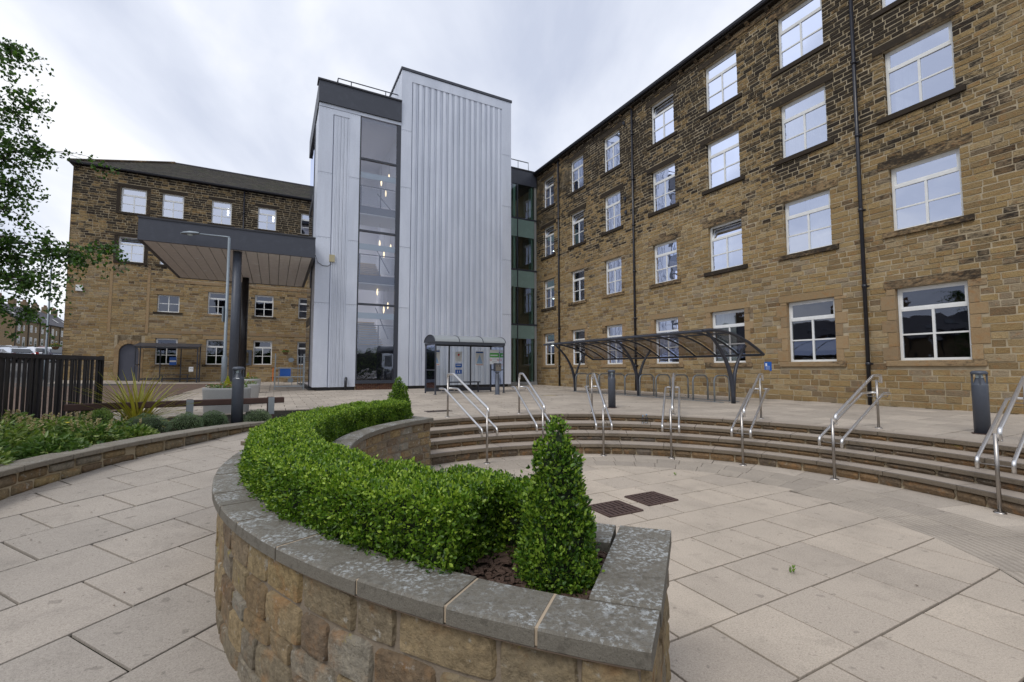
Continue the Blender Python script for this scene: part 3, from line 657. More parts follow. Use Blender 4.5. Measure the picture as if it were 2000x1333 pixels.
def hedge(name,label,a0,a1,r0,r1,z0,z1,dens_near,grp='clipped box hedging in the curved planter',core=True):
    t=thing(name,label,'hedge',arcV(C0,(a0+a1)/2,(r0+r1)/2,z0),grp); off=np.array(t.location)
    m=MB(); 
    aa=np.linspace(a0+1.3,a1-1.5,40); gr=.085
    for p,q in zip(aa[:-1],aa[1:]): m.hexa([arcV(C0,p,r0+gr,z0),arcV(C0,q,r0+gr,z0),arcV(C0,q,r1-gr,z0),arcV(C0,p,r1-gr,z0),arcV(C0,p,r0+gr,z1-gr),arcV(C0,q,r0+gr,z1-gr),arcV(C0,q,r1-gr,z1-gr),arcV(C0,p,r1-gr,z1-gr)])
    m.V=[tuple(np.array(v)-off) for v in m.V]; m.obj('stems','boxcore',t)
    # sprigs over the shell
    Lm=R(a1-a0)*(r0+r1)/2; w=r1-r0; h=z1-z0; per=w+2*h; N=int(Lm*per*dens_near)
    s=RNG.random(N)*per; a=a0+(a1-a0)*RNG.random(N)
    top=(s<w); o_=(s>=w)&(s<w+h)
    rr=np.where(top,r0+s,np.where(o_,r1,r0)); zz=np.where(top,z1,np.where(o_,z0+(s-w),z0+(s-w-h)))
    th=np.radians(a); er=np.stack([np.cos(th),np.sin(th),0*th],1); Nn=np.where(top[:,None],np.array([0,0,1.]),np.where(o_[:,None],er,-er))
    # end caps
    Ne=int(w*h*dens_near)
    for A,sg in((a0,-1),(a1,1)):
        th_=np.full(Ne,R(A)); r_=r0+w*RNG.random(Ne); z_=z0+h*RNG.random(Ne); e=np.stack([-np.sin(th_),np.cos(th_),0*th_],1)*sg
        th=np.concatenate([th,th_]); rr=np.concatenate([rr,r_]); zz=np.concatenate([zz,z_]); Nn=np.concatenate([Nn,e])
    # round the corners: pull points near the top edges in
    er=np.stack([np.cos(th),np.sin(th),0*th],1); P=np.stack([C0[0]+rr*np.cos(th),C0[1]+rr*np.sin(th),zz],1)
    mid=(r0+r1)/2; ed=np.clip(np.abs(rr-mid)-(w/2-.10),0,.1)/.1; tp=np.clip(zz-(z1-.10),0,.1)/.1; k=(ed*tp)[:,None]
    Nn=nrm(Nn+k*(np.sign(rr-mid)[:,None]*er*(Nn[:,2:3]>.5)+np.array([0,0,1.])*(Nn[:,2:3]<.5))*.9)
    P=P-Nn*k*.035
    lp=lump(P,8.5); P=P+Nn*(lp*.042)[:,None]-Nn*(RNG.random(len(P))**2*.065)[:,None]
    # each sprig carries leaves around its tip
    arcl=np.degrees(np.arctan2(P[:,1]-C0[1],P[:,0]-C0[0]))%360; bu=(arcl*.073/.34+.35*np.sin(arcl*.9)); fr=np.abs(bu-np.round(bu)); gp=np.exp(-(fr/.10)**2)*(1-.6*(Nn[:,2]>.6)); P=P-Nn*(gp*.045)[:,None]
    k=5; PP=np.repeat(P,k,0)+RNG.normal(0,.011,(len(P)*k,3)); NN=np.repeat(Nn,k,0); br=np.repeat(np.clip(.42+lp*.22-gp*.1+RNG.normal(0,.22,len(P))+.22*(Nn[:,2]>.5),0,1),k)  # upward-facing leaves paler: new growth, plus the sky's light on top painted in
    sz=.0205
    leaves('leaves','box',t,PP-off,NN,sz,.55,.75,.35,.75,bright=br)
    return t
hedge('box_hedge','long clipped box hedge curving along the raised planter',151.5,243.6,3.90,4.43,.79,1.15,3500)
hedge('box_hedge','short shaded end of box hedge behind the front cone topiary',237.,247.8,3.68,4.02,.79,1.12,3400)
def cone(name,label,x,y,z0,h,r,dens,mt='boxd',size=.016):
    t=thing(name,label,'topiary',(x,y,z0),'box topiary cones at the ends of the planter')
    def prof(s): return r*(1-s)**.53*(1.0-.35*(s>.97))*.96+.008
    m=MB(); m.lathe([(float(prof(s))*.74*min(1,s*8+.5),s*h*.97) for s in np.linspace(0,1,12)],(0,0,0),14); m.obj('stems','boxcore',t)
    N=int(2*PI*r*h*.75*dens); s=1-np.sqrt(RNG.random(N)); s=np.clip(s,0,1); s=np.where(RNG.random(N)<.25,RNG.random(N),s); a=RNG.random(N)*2*PI
    rr=prof(s)*np.where(s<.08,.9,1); P=np.stack([rr*np.cos(a),rr*np.sin(a),s*h],1); Nn=nrm(np.stack([np.cos(a),np.sin(a),0*a+.45],1))
    lp=lump(P,16.,x); P=P+Nn*((lp*.036+lump(P,34.,x+2)*.014)*(r/.2)**.5)[:,None]-Nn*(RNG.random(N)**2*.06)[:,None]*(1-s)[:,None]; P[:,2]+=np.where(s>.93,RNG.random(N)*.05,0)
    k=5; PP=np.repeat(P,k,0)+RNG.normal(0,.008,(N*k,3)); NN=np.repeat(Nn,k,0); br=np.repeat(np.clip(.45+lp*.2+RNG.normal(0,.22,N),0,1),k)
    leaves('leaves',mt,t,PP,NN,size,.55,.7,.6,.7,bright=br)
cone('cone_topiary','large dark green box cone at the near corner of the planter',.19,1.955,.80,.65,.168,4700,'boxd',.0195)
cone('cone_topiary','small box cone at the far end of the planter near the tower',-2.02,8.12,.80,.70,.24,2600,'boxd',.022)
# ---------------------------------------------------------------- buildings
def masonry(parent,Mp,s0,s1,z0,z1,openings,mt,ch=(.135,.185),ln=(.2,.5),seed=1,avoid=(),skip=None,dz=0,limit=298):
    """openings: (s0,s1,z0,z1) left free; avoid: dressed stones already placed; Mp(s,z,d) d>0 into the wall"""
    rs=random.Random(seed); items=[]; z=z0
    blocks=list(openings)+list(avoid)
    while z<z1-.04:
        h=rs.uniform(*ch); h=min(h,z1-z) if z1-z-h>.06 else z1-z; s=s0-rs.uniform(0,.3)
        cut=sorted((o[0],o[1],k<len(openings)) for k,o in enumerate(blocks) if o[2]<z+h*.55 and o[3]>z+h*.45)
        free=[];c=s0;cl=False
        for a,b,isop in cut:
            if a>c: free.append((c,a,cl,isop))
            if b>c: c=b;cl=isop
        if c<s1: free.append((c,s1,cl,False))
        for a,b,lo,ro in free:
            s=a
            while s<b-1e-4:
                L=rs.uniform(*ln); e=s+L
                if b-e<.14: e=b
                g=.0085; x0,x1=s+g,e-g; zz0,zz1=z+g,z+h-g; p=rs.uniform(.004,.021); i=.009; jl=lambda:rs.uniform(-.006,.006)
                dl=.15 if (lo and s==a) else .012; dr=.15 if (ro and e==b) else .012
                if lo and s==a: x0-=g+.008
                if ro and e==b: x1+=g+.008
                V=[Mp(x0,zz0,dl),Mp(x1,zz0,dr),Mp(x1,zz1,dr),Mp(x0,zz1,dl),Mp(x0+i+jl(),zz0+i+jl(),-p),Mp(x1-i+jl(),zz0+i+jl(),-p+jl()),Mp(x1-i+jl(),zz1-i+jl(),-p+jl()),Mp(x0+i+jl(),zz1-i+jl(),-p+jl())]
                items.append((V,[(4,5,6,7),(0,1,5,4),(1,2,6,5),(2,3,7,6),(3,0,4,7)],rs.random())); s=e
        z+=h
    pieces(parent,'stone','small_stones',items,mt,limit)
def backing(parent,Mp,s0,s1,z0,z1,openings,th=.34,mt='mortar',name='wall'):
    ss=sorted(set([s0,s1]+[o[0] for o in openings]+[o[1] for o in openings])); m=MB()
    for a,b in zip(ss[:-1],ss[1:]):
        oo=sorted((o[2],o[3]) for o in openings if o[0]<(a+b)/2<o[1]); z=z0
        for p,q in oo+[(z1,z1)]:
            if p>z+1e-4: m.hexa([Mp(a,z,0),Mp(b,z,0),Mp(b,z,th),Mp(a,z,th),Mp(a,p,0),Mp(b,p,0),Mp(b,p,th),Mp(a,p,th)])
            z=q
    return m.obj(name,mt,parent)
def bx(Mp,s0,s1,z0,z1,d0,d1,m=None,r=0.):
    m=m or MB(); return m.hexa([Mp(s0,z0,d0),Mp(s1,z0,d0),Mp(s1,z0,d1),Mp(s0,z0,d1),Mp(s0,z1,d0),Mp(s1,z1,d0),Mp(s1,z1,d1),Mp(s0,z1,d1)],r)
def window(parent,Mp,s0,s1,z0,z1,gl,top=True,open_=False,curt=None,dep=.13,lights=False,refl=None):
    w=s1-s0; h=z1-z0; f=.065; m=MB(); c=(s0+s1)/2
    bx(Mp,s0,s0+f,z0,z1,dep,dep+.07,m); bx(Mp,s1-f,s1,z0,z1,dep,dep+.07,m); bx(Mp,s0+f,s1-f,z0,z0+f,dep,dep+.07,m); bx(Mp,s0+f,s1-f,z1-f,z1,dep,dep+.07,m)
    zt=z1-.30*h if top else z1-f; g=.028
    if top: bx(Mp,s0+f,s1-f,zt-.04,zt+.04,dep-.004,dep+.066,m)
    zlo=z0+f; zhi=zt-.04 if top else zt; zm=(zlo+zhi)/2
    bx(Mp,c-g,c+g,zlo,zhi,dep+.002,dep+.062,m); bx(Mp,s0+f,c-g,zm-.022,zm+.022,dep+.006,dep+.058,m); bx(Mp,c+g,s1-f,zm-.022,zm+.022,dep+.006,dep+.058,m)
    o=m.obj('window','white',parent)
    for a,b in((s0+f,c-g),(c+g,s1-f)):
        for p,q in((zlo,zm-.022),(zm+.022,zhi)):
            j=random.uniform(-.007,.007); d=dep+.03; MB().add([Mp(a,p,d+j),Mp(b,p,d-j),Mp(b,q,d-j*.5),Mp(a,q,d+j)],[(0,1,2,3)]).obj('pane',gl,o)
    if top:
        a,b,p,q=s0+f,s1-f,zt+.04,z1-f; tl=.16 if open_ else 0
        fm=MB()
        def Mt(s,z,d): return Mp(s,z,d+tl*(z-p)/(q-p))
        k=.04; bx(Mt,a,a+k,p,q,dep+.012,dep+.052,fm); bx(Mt,b-k,b,p,q,dep+.012,dep+.052,fm); bx(Mt,a+k,b-k,p,p+k,dep+.012,dep+.052,fm); bx(Mt,a+k,b-k,q-k,q,dep+.012,dep+.052,fm); fm.obj('top_light','white',o)
        MB().add([Mt(a+k,p+k,dep+.03),Mt(b-k,p+k,dep+.03),Mt(b-k,q-k,dep+.03),Mt(a+k,q-k,dep+.03)],[(0,1,2,3)]).obj('pane',gl,o)
    if curt:
        lo,hi=curt; a=s0+w*lo; b=s0+w*hi; n=int((b-a)/.045)+2; V=[];F=[]
        for i in range(n): s=a+(b-a)*i/(n-1); d=dep+.22+.035*math.sin(i*1.25)+random.uniform(-.006,.006); V+= [Mp(s,z0+.0,d),Mp(s,z1,d)]
        for i in range(n-1): F.append((2*i,2*i+2,2*i+3,2*i+1))
        link('curtain',mkmesh('curtain',V,F,'curtain',[random.random()]*len(V)),o)
    return o
def gutter(parent,Mp,s0,s1,z,mt='pipe',out=.30):
    m=MB(); n=7; V=[];F=[]
    prof=[(out-.13,z)]+[(out-.065-.075*math.cos(PI*i/6),z-.10*math.sin(PI*i/6)-.01) for i in range(7)]+[(out+.02,z+.01),(out+.02,z+.03),(out-.15,z+.03)]
    for s in(s0,s1):
        for d,zz in prof: V.append(Mp(s,zz,-d))
    k=len(prof)
    for i in range(k): F.append((i,(i+1)%k,k+(i+1)%k,k+i))
    F.append(tuple(range(k))); F.append(tuple(range(2*k-1,k-1,-1)))
    m.add(V,F); return m.obj('gutter',mt,parent)
def downpipe(parent,Mp,s,z0,z1,off=.09,mt='pipe'):
    p=Vector(Mp(s,z0,-off)); q=Vector(Mp(s,z1,-off)); m=MB(); m.tube([p,q],.052,12); o=m.obj('downpipe',mt,parent,True)
    z=z0+1.2
    while z<z1:
        MB().tube([Mp(s,z-.05,-off),Mp(s,z+.05,-off)],.066,12).obj('collar',mt,o,True); MB().hexa([Mp(s-.10,z-.02,-.03),Mp(s+.10,z-.02,-.03),Mp(s+.10,z-.02,0),Mp(s-.10,z-.02,0),Mp(s-.10,z+.02,-.03),Mp(s+.10,z+.02,-.03),Mp(s+.10,z+.02,0),Mp(s-.10,z+.02,0)]).obj('bracket',mt,o); z+=2.3
def mill():
    t=thing('stone_mill','long four storey stone mill with white windows along the right','mill building',(0,0,0))
    Mp=lambda s,z,d:uv(s,15.5+d,z)
    cols=[(1.54,3.04),(4.61,6.14),(7.69,9.20),(10.76,12.26),(13.88,15.31),(17.45,18.79),(20.55,21.88),(23.67,24.97)]
    rows=[(1.93,3.96),(5.60,7.45),(8.99,10.93),(12.22,14.18)]
    ops=[(a,b,c,d) for a,b in cols for c,d in rows]; E0,E1=-1.,26.35; ZE=14.72
    backing(t,Mp,E0,E1,.5,ZE,ops)
    av=[]
    rs=random.Random(3)
    for ci,(a,b) in enumerate(cols):
        for ri,(c,d) in enumerate(rows):
            e=.24; av.append((a-e,b+e,d,d+.24)); bx(Mp,a-e,b+e,d+.004,d+.235,-.03,.2,r=rs.random()).obj('lintel','lintel',t)
            e=.20 if ri else .26; av.append((a-e,b+e,c-.17,c)); o=bx(Mp,a-e,b+e,c-.165,c-.004,-.075,.3,r=rs.random()).obj('sill','sill',t); bevel(o,.012,1)
            if ri==0:
                z=c; k=0
                while z<d-.05:
                    h=min(rs.uniform(.28,.42),d-z); 
                    for sg in(-1,1):
                        L=.34 if (k+(sg>0))%2 else .2; x0,x1=(a-L,a+.008) if sg<0 else (b-.008,b+L)
                        bevel(bx(Mp,x0,x1,z+.006,z+h-.006,-.022,.12,r=rs.random()).obj('jamb_stone','ashlar',t),.008,1); av.append((min(x0,x1),max(x0,x1)-.008 if sg<0 else x1,z,z+h))
                    z+=h; k+=1
    masonry(t,Mp,E0,E1,.62,3.2,ops,'mill',(.155,.205),(.26,.58),11,av,limit=130)
    masonry(t,Mp,E0,E1,3.2,8.0,ops,'mill',(.14,.185),(.22,.52),12,av,limit=110)
    masonry(t,Mp,E0,E1,8.0,ZE-.22,ops,'mill',(.115,.16),(.2,.46),13,av,limit=58)
    # eaves: band, corbels, gutter
    bx(Mp,E0,E1,ZE-.215,ZE-.10,-.045,.2).obj('eaves_band','ashlar',t); bx(Mp,E0,E1,ZE+.0,ZE+.10,-.20,.25).obj('eaves_course','ashlar',t)
    me=None; s=E0+.3
    while s<E1-.2:
        m=MB(); V=[Mp(s-.075,ZE-.16,-.03),Mp(s+.075,ZE-.16,-.03),Mp(s+.075,ZE-.16,.1),Mp(s-.075,ZE-.16,.1),Mp(s-.075,ZE-.002,-.19),Mp(s+.075,ZE-.002,-.19),Mp(s+.075,ZE-.002,.1),Mp(s-.075,ZE-.002,.1)]
        m.hexa(V,random.random()).obj('corbel','ashlar',t); s+=.78
    gutter(t,Mp,E0,E1,ZE+.19,out=.33)
    for s in(6.83,16.45,23.03): downpipe(t,Mp,s,.64,ZE+.1)
    r=MB(); r.hexa([Mp(E0,ZE+.14,-.24),Mp(E1,ZE+.14,-.24),Mp(E1,ZE+.14,9),Mp(E0,ZE+.14,9),Mp(E0,ZE+.22,-.24),Mp(E1,ZE+.22,-.24),Mp(E1,ZE+4,6.6),Mp(E0,ZE+4,6.6)]); r.obj('roof','slate2',t)
    hi='glass_hi'; lo='glass_lo'
    for ci,(a,b) in enumerate(cols):
        for ri,(c,d) in enumerate(rows):
            g=hi if ri else lo
            if (ci,ri) in ((4,2),(4,1),(4,0),(5,2),(5,1),(5,0),(6,2),(6,1)) or ci==7: g=lo
            cu={(1,3):(.06,.94),(1,2):(.5,.94),(2,2):(.06,.94),(2,1):(.06,.6),(4,2):(.0,.98),(4,1):(.0,.98),(4,0):(.1,.98),(5,2):(.0,.95),(5,3):(.3,.95),(5,0):(.0,.9),(3,1):(.45,1.),(3,0):(.4,1.),(7,1):(.2,.9),(6,3):(.5,1.)}.get((ci,ri))
            window(t,Mp,a+.012,b-.012,c+.002,d-.006,g,open_=(ci,ri) in((4,3),(3,1),(7,3),(7,2),(6,2)),curt=cu)
    # interior shell
    i=MB()
    for z in(.6,4.5,8.0,11.5,14.75): bx(Mp,E0,E1,z,z+.2,.36,6,i)
    bx(Mp,E0,E1,.6,15,6,6.2,i); bx(Mp,E0-.2,E0,.6,15,-.0,6.2,i); bx(Mp,E1,E1+.2,.6,14.7,.05,6.2,i)
    for a in(3.8,6.9,9.98,13.0,16.4,19.6,22.7): bx(Mp,a-.06,a+.06,.8,14.7,.36,6,i)
    i.obj('interior','roomd',t)
    for s,z in((17.05,14.2),(17.05,10.25),(17.0,9.55)):
        MB().lathe([(0,.05),(.05,.05),(.13,.01),(.13,0)],(0,0,0),14).obj('wall_plate','frame',t,False,Mp(s,z,-.03)).rotation_euler=(R(90),0,R(27.8))
mill()
def left_block():
    t=thing('stone_side_block','four storey stone block with slate roof behind the canopy','mill building',(0,0,0))
    Mp=lambda s,z,d:uv(39+d,s,z)
    cols=[(-9.57,-8.17),(-7.31,-6.05),(-4.39,-3.13),(-1.43,-.17),(1.56,2.82)]; rows=[(2.0,3.82),(5.65,7.29),(8.98,10.69),(12.38,14.1)]
    W_=[]
    for ci,(a,b) in enumerate(cols):
        for ri,(c,d) in enumerate(rows):
            if ci==0 and ri<2: continue
            if ci==1 and ri==1: d=6.86
            W_.append((a,b,c,d,ci,ri))
    ops=[w[:4] for w in W_]; door=(-9.24,-8.17,.7,3.36); E0,E1=-12.05,9.; ZE=15.1; ops2=ops+[(-9.24,-8.17,.7,3.09+.5)]
    backing(t,Mp,E0,E1,.2,ZE,ops2)
    av=[(-9.5,-7.9,3.05,3.95),(-9.47,-9.24,.7,3.1),(-8.17,-7.94,.7,3.1)]; rs=random.Random(5)
    for a,b,c,d,ci,ri in W_:
        e=.2; av.append((a-e,b+e,d,d+.24)); bx(Mp,a-e,b+e,d+.004,d+.235,-.03,.2,r=rs.random()).obj('lintel','lintel',t)
        av.append((a-e,b+e,c-.16,c)); bx(Mp,a-e,b+e,c-.155,c-.004,-.06,.3,r=rs.random()).obj('sill','sill',t)
        if (ci==0): 
            for s in(a-.22,b+.012): bx(Mp,s,s+.2,c,d,-.022,.12,r=rs.random()).obj('jamb_stone','ashlar',t); av.append((s,s+.2,c,d))
    for z in (4.15,7.75): bx(Mp,-7.6,E1,z,z+.2,-.035,.1).obj('string_course','ashlar',t); av.append((-7.6,E1,z,z+.2))
    for s in(-9.9,-7.9): bx(Mp,s,s+.16,4.1,8.9,-.03,.1).obj('stone_strip','ashlar',t); av.append((s,s+.16,4.1,8.9))
    masonry(t,Mp,E0,E1,.62,8.,ops2,'mill2',(.15,.20),(.24,.6),21,av,limit=150); masonry(t,Mp,E0,E1,8.,ZE-.05,ops2,'mill2',(.14,.185),(.24,.55),22,av,limit=148)
    # arched doorway
    cs=-8.705; zs=3.05; rr=.535
    def arch(n=9):
        for i in range(n):
            a0=PI*i/n; a1=PI*(i+1)/n; P=[]
            for r in(rr,rr+.26):
                for a in(a0+.01,a1-.01): P.append((cs+r*math.cos(a),zs-.22+r*math.sin(a)*1.05))
            V=[Mp(P[0][0],P[0][1],-.03),Mp(P[2][0],P[2][1],-.03),Mp(P[3][0],P[3][1],-.03),Mp(P[1][0],P[1][1],-.03),Mp(P[0][0],P[0][1],.2),Mp(P[2][0],P[2][1],.2),Mp(P[3][0],P[3][1],.2),Mp(P[1][0],P[1][1],.2)]
            MB().hexa(V,rs.random()).obj('arch_stone','ashlar',t)
    arch()
    fill=MB(); n=10
    for i in range(n):   # spandrel between the arch and the square opening
        a0=PI*i/n;a1=PI*(i+1)/n; f=lambda a:(cs+(rr+.1)*math.cos(a),zs-.22+(rr+.1)*math.sin(a)*1.05)
        (x0,y0),(x1,y1)=f(a0),f(a1); fill.add([Mp(x0,y0,.0),Mp(x1,y1,.0),Mp(x1,3.95,.0),Mp(x0,3.95,.0)],[(0,1,2,3)])
    fill.obj('arch_fill','ashlar',t)
    for sg in(-1,1):
        z=.7
        while z<2.8: h=rs.uniform(.3,.42); x=-9.47 if sg<0 else -8.17; bx(Mp,x,x+.23,z+.006,min(z+h,2.86)-.006,-.025,.2,r=rs.random()).obj('jamb_stone','ashlar',t); z+=h
    V=[];F=[]; pts=[(-9.22,.9),(-8.19,.9)]+[(cs+.525*math.cos(a),zs-.22+.525*math.sin(a)*1.05) for a in np.linspace(0,PI,14)]
    m=MB(); n=len(pts); m.add([Mp(x,z,.12) for x,z in pts]+[Mp(x,z,.17) for x,z in pts],[tuple(range(n)),tuple(range(2*n-1,n-1,-1))]+[(i,n+i,n+(i+1)%n,(i+1)%n) for i in range(n)]); d=m.obj('door','door',t)
    bx(Mp,-8.32,-8.29,1.9,2.0,.08,.12).obj('handle','steel2',d); bx(Mp,-9.30,-8.1,.62,.88,-.05,.2).obj('door_step','ashlar',t)
    gutter(t,Mp,E0-.1,E1,ZE+.14,out=.30)
    s=E0+.3
    while s<E1: bx(Mp,s-.06,s+.06,ZE-.15,ZE,-.13,.1,r=rs.random()).obj('corbel','ashlar',t); s+=.6
    downpipe(t,Mp,-2.35,.7,ZE); 
    for a,b,c,d,ci,ri in W_:
        g='glass_hi' if ri>=2 else 'glass_lo'
        window(t,Mp,a+.01,b-.01,c+.002,d-.006,g,top=not(ci==1 and ri==1),open_=(ci,ri)==(0,2),curt=(.1,.9) if ri==2 else None)
    # slate roof, hipped at the left
    RZ=18.2; RV=-7.6; ru=44.3; e=.25
    rows_=26; it=[]
    for i in range(rows_):
        f0=i/rows_; f1=(i+1.25)/rows_; u0=39-e+(ru-39+e)*f0; u1=39-e+(ru-39+e)*f1; z0=ZE+.12+(RZ-ZE)*f0+.03; z1=ZE+.12+(RZ-ZE)*f1
        v=E0-.2+(RV-E0+.2)*f0; 
        while v<9:
            L=rs.uniform(.3,.62); 
            it.append(([uv(u0,v,z0+rs.uniform(-.008,.01)),uv(u0,v+L-.012,z0),uv(u1,v+L-.012,z1),uv(u1,max(v,E0-.2+(RV-E0+.2)*f1),z1),uv(u0,v,z0-.03),uv(u0,v+L-.012,z0-.03)],[(0,1,2,3),(0,4,5,1)],rs.random())); v+=L
    pieces(t,'slate','small_slates',it,'slate',140,9)
    m=MB(); m.add([uv(39-e,E0-.2,ZE+.1),uv(39-e,9,ZE+.1),uv(ru,9,RZ+.1),uv(ru,RV,RZ+.1),uv(50,E0-.2,ZE+.1),uv(50,9,ZE+.1)],[(0,1,2,3),(0,3,4),(3,2,5,4),(0,4,5,1),(1,5,2)]); m.obj('roof','slate2',t)
    MB().tube([uv(39-e,E0-.2,ZE+.17),uv(ru,RV,RZ+.17)],.11,8).obj('hip_ridge','ashlar',t); MB().tube([uv(ru,RV,RZ+.15),uv(ru,9,RZ+.15)],.09,8).obj('ridge_tiles','slate2',t)
    i=MB()
    for z in(.4,4.4,7.9,11.4,15.0): bx(Mp,E0+.3,E1,z,z+.2,.36,8,i)
    bx(Mp,E0,E1,.4,15,8,8.2,i); bx(Mp,E0,E0+.3,.2,15.1,.35,8.2,i); bx(Mp,E1-.2,E1,.2,15,.35,8.2,i); i.obj('interior','roomd',t)
    for s in(-3.5,-.45):
        bx(Mp,s,s+.12,13.35,13.9,.9,.95).obj('ceiling_light','lit2',t)
    # end wall
    Me=lambda s,z,d:uv(s,-12.05+d,z); backing(t,Me,39,49.5,.2,ZE,[]).name='end_wall'
    bevel(bx(Mp,-11.55,-11.2,6.75,7.15,-.16,-.03).obj('security_light','dome',t),.02,2)
left_block()
# ---------------------------------------------------------------- tower
def profile_sheet(parent,Mp,s0,s1,z0,z1,pitch=.347,name='ribbed_sheet'):
    n=int(round((s1-s0)/pitch)); p=(s1-s0)/n; prof=[(0,.0)]
    for i in range(n):
        a=s0+i*p
        prof+=[(a+.02,.06),(a+.05,.0),(a+.13,.0),(a+.145,-.012),(a+.16,0),(a+.235,.0),(a+.255,.045),(a+p-.055,.045),(a+p-.035,.0),(a+p-.005,.0)]
    prof[0]=(s0,0.); prof.append((s1,0.)); V=[];F=[]
    for s,d in prof: V+=[Mp(s,z0,d),Mp(s,z1,d)]
    for i in range(len(prof)-1): F.append((2*i,2*i+2,2*i+3,2*i+1))
    return link(name,mkmesh(name,V,F,'clad',[.5]*len(V)),parent)
def flats(parent,Mp,s0,s1,zs,d=-.02):
    for a,b in zip(zs[:-1],zs[1:]): 
        o=bx(Mp,s0,s1,a+.008,b-.008,d,.06).obj('cladding_panel','clad',parent)
        m=MB()
        for i in range(5):
            s=s0+.05+(s1-s0-.1)*i/4; z=b-.06; m.add([Mp(s-.012,z-.012,d-.003),Mp(s+.012,z-.012,d-.003),Mp(s+.012,z+.012,d-.003),Mp(s-.012,z+.012,d-.003)],[(0,1,2,3)])
        m.obj('rivets','galv',o)
U0=23.56
def tower():
    t=thing('silver_stair_tower','tall silver ribbed metal stair tower with a glazed slot','stair tower',(0,0,0))
    Mp=lambda s,z,d:uv(U0+d,s,z); ZB=.80
    zs=[ZB,4.9,8.15,11.4,14.55,17.9]
    flats(t,Mp,5.69,6.25,zs); flats(t,Mp,11.74,12.35,zs); profile_sheet(t,Mp,6.25,11.74,ZB,17.35+.0)
    bx(Mp,6.25,11.74,17.35,17.88,-.02,.06).obj('head_flashing','clad',t); bevel(bx(Mp,5.64,12.40,17.9,18.05,-.06,9).obj('roof_edge','fascia',t),.01,1)
    zs2=[ZB,4.9,8.15,11.4,14.72]
    flats(t,Mp,1.62,2.28,zs2); flats(t,Mp,3.07,3.58,zs2); profile_sheet(t,Mp,2.28,3.07,ZB,14.45,.158); bx(Mp,2.28,3.07,14.45,14.72,-.02,.06).obj('head_flashing','clad',t)
    # sides
    Ms=lambda s,z,d:uv(s,1.62+d,z); flats(t,Ms,U0+.07,25.5,zs2,-.0); 
    bx(Ms,25.5,25.62,ZB-.1,14.8,-.04,.1).obj('corner_post','frame',t)
    for z in(4.2,7.6,11.): bx(Ms,25.62,30.,z,z+.35,.02,.08).obj('spandrel','frame',t)
    MB().add([Ms(25.6,ZB,.06),Ms(30.4,ZB,.06),Ms(30.4,14.9,.06),Ms(25.6,14.9,.06)],[(0,1,2,3)]).obj('pane','glass_tower',t)
    Mr=lambda s,z,d:uv(s,12.35-d,z); profile_sheet(t,Mr,U0+.06,32.,ZB,17.9); Ml=lambda s,z,d:uv(s,5.69+d,z); profile_sheet(t,Ml,U0+.06,32.,15.8,17.9)
    # fascia of lower volume
    bx(Mp,1.58,5.68,14.93,16.02,-.10,.4).obj('fascia','fascia',t); bx(lambda s,z,d:uv(s,1.58+d,z),U0+.4,30.4,14.93,16.02,0,.4).obj('fascia','fascia',t)
    bx(Mp,1.52,5.68,16.02,16.10,-.15,.5).obj('roof_edge','pipe',t); bx(Mp,1.9,5.68,15.6,15.9,.4,8).obj('flat_roof','frame',t)
    bx(Mp,1.62,5.68,14.75,14.93,-.02,.4).obj('soffit_strip','clad',t)
    # glazed slot
    G0,G1=3.60,5.50
    bx(Mp,3.58,3.65,1.02,14.92,-.01,.16).obj('mullion','frame',t); bx(Mp,5.48,5.69,1.02,14.92,.0,.20).obj('mullion','frame',t)
    for z in(12.52,8.75,4.97): bx(Mp,3.65,5.48,z-.05,z+.05,.0,.12).obj('transom','frame',t)
    bx(Mp,3.58,5.69,.95,1.12,-.03,.2).obj('glazing_sill','frame',t)
    zz=[1.12,4.92,8.70,12.47,14.92]
    for a,b in zip(zz[:-1],zz[1:]): MB().add([Mp(3.65,a+.06,.06),Mp(5.48,a+.06,.06),Mp(5.48,b,.06),Mp(3.65,b,.06)],[(0,1,2,3)]).obj('pane','glass_tower',t)
    # inside: back and side walls, floors, balustrades, stair, pendants
    i=MB(); bx(Mp,1.9,11.,.6,11.0,7.2,7.4,i); bx(Mp,1.9,11.,12.5,15.6,7.2,7.4,i); bx(Mp,4.6,11.,11.,12.5,7.2,7.4,i); bx(Mp,5.95,6.05,.8,15.6,.25,7.2,i); bx(Mp,1.70,11.,15.2,15.4,.25,7.2,i); bx(Mp,1.70,1.8,.8,15.2,2.05,2.1,i); i.obj('interior_wall','plaster',t)
    for z,k in((9.75,0),(6.12,1),(2.45,2)):
        o=bx(Mp,1.75,5.95,z,z+.42,.35,2.2 if k<2 else 1.2).obj('floor_slab','navy',t); bx(Mp,1.75,5.95,z-.05,z-.003,.30,2.2 if k<2 else 1.2).obj('ceiling_edge','signw',o)
        m=MB()
        for s in(3.75,4.75,5.7): bx(Mp,s-.03,s+.03,z+.42,z+1.5,.38,.42,m)
        m.tube([Mp(3.6,z+1.5,.4),Mp(5.95,z+1.5,.4)],.025,8); b=m.obj('balustrade','frame',t)
        for a,c in((3.78,4.72),(4.78,5.67)): MB().add([Mp(a,z+.52,.4),Mp(c,z+.52,.4),Mp(c,z+1.42,.4),Mp(a,z+1.42,.4)],[(0,1,2,3)]).obj('glass_panel','glass_clear',b)
    for z in(11.55,7.8,4.25): bx(Mp,3.66,5.47,z,z+.3,.10,.13).obj('frosted_band','frost',t)
    bx(Mp,3.66,5.47,1.12,2.6,.24,.3).obj('dark_reflection_sheet','blackg',t)  # added black sheet, painting in the dark reflection of the lowest pane
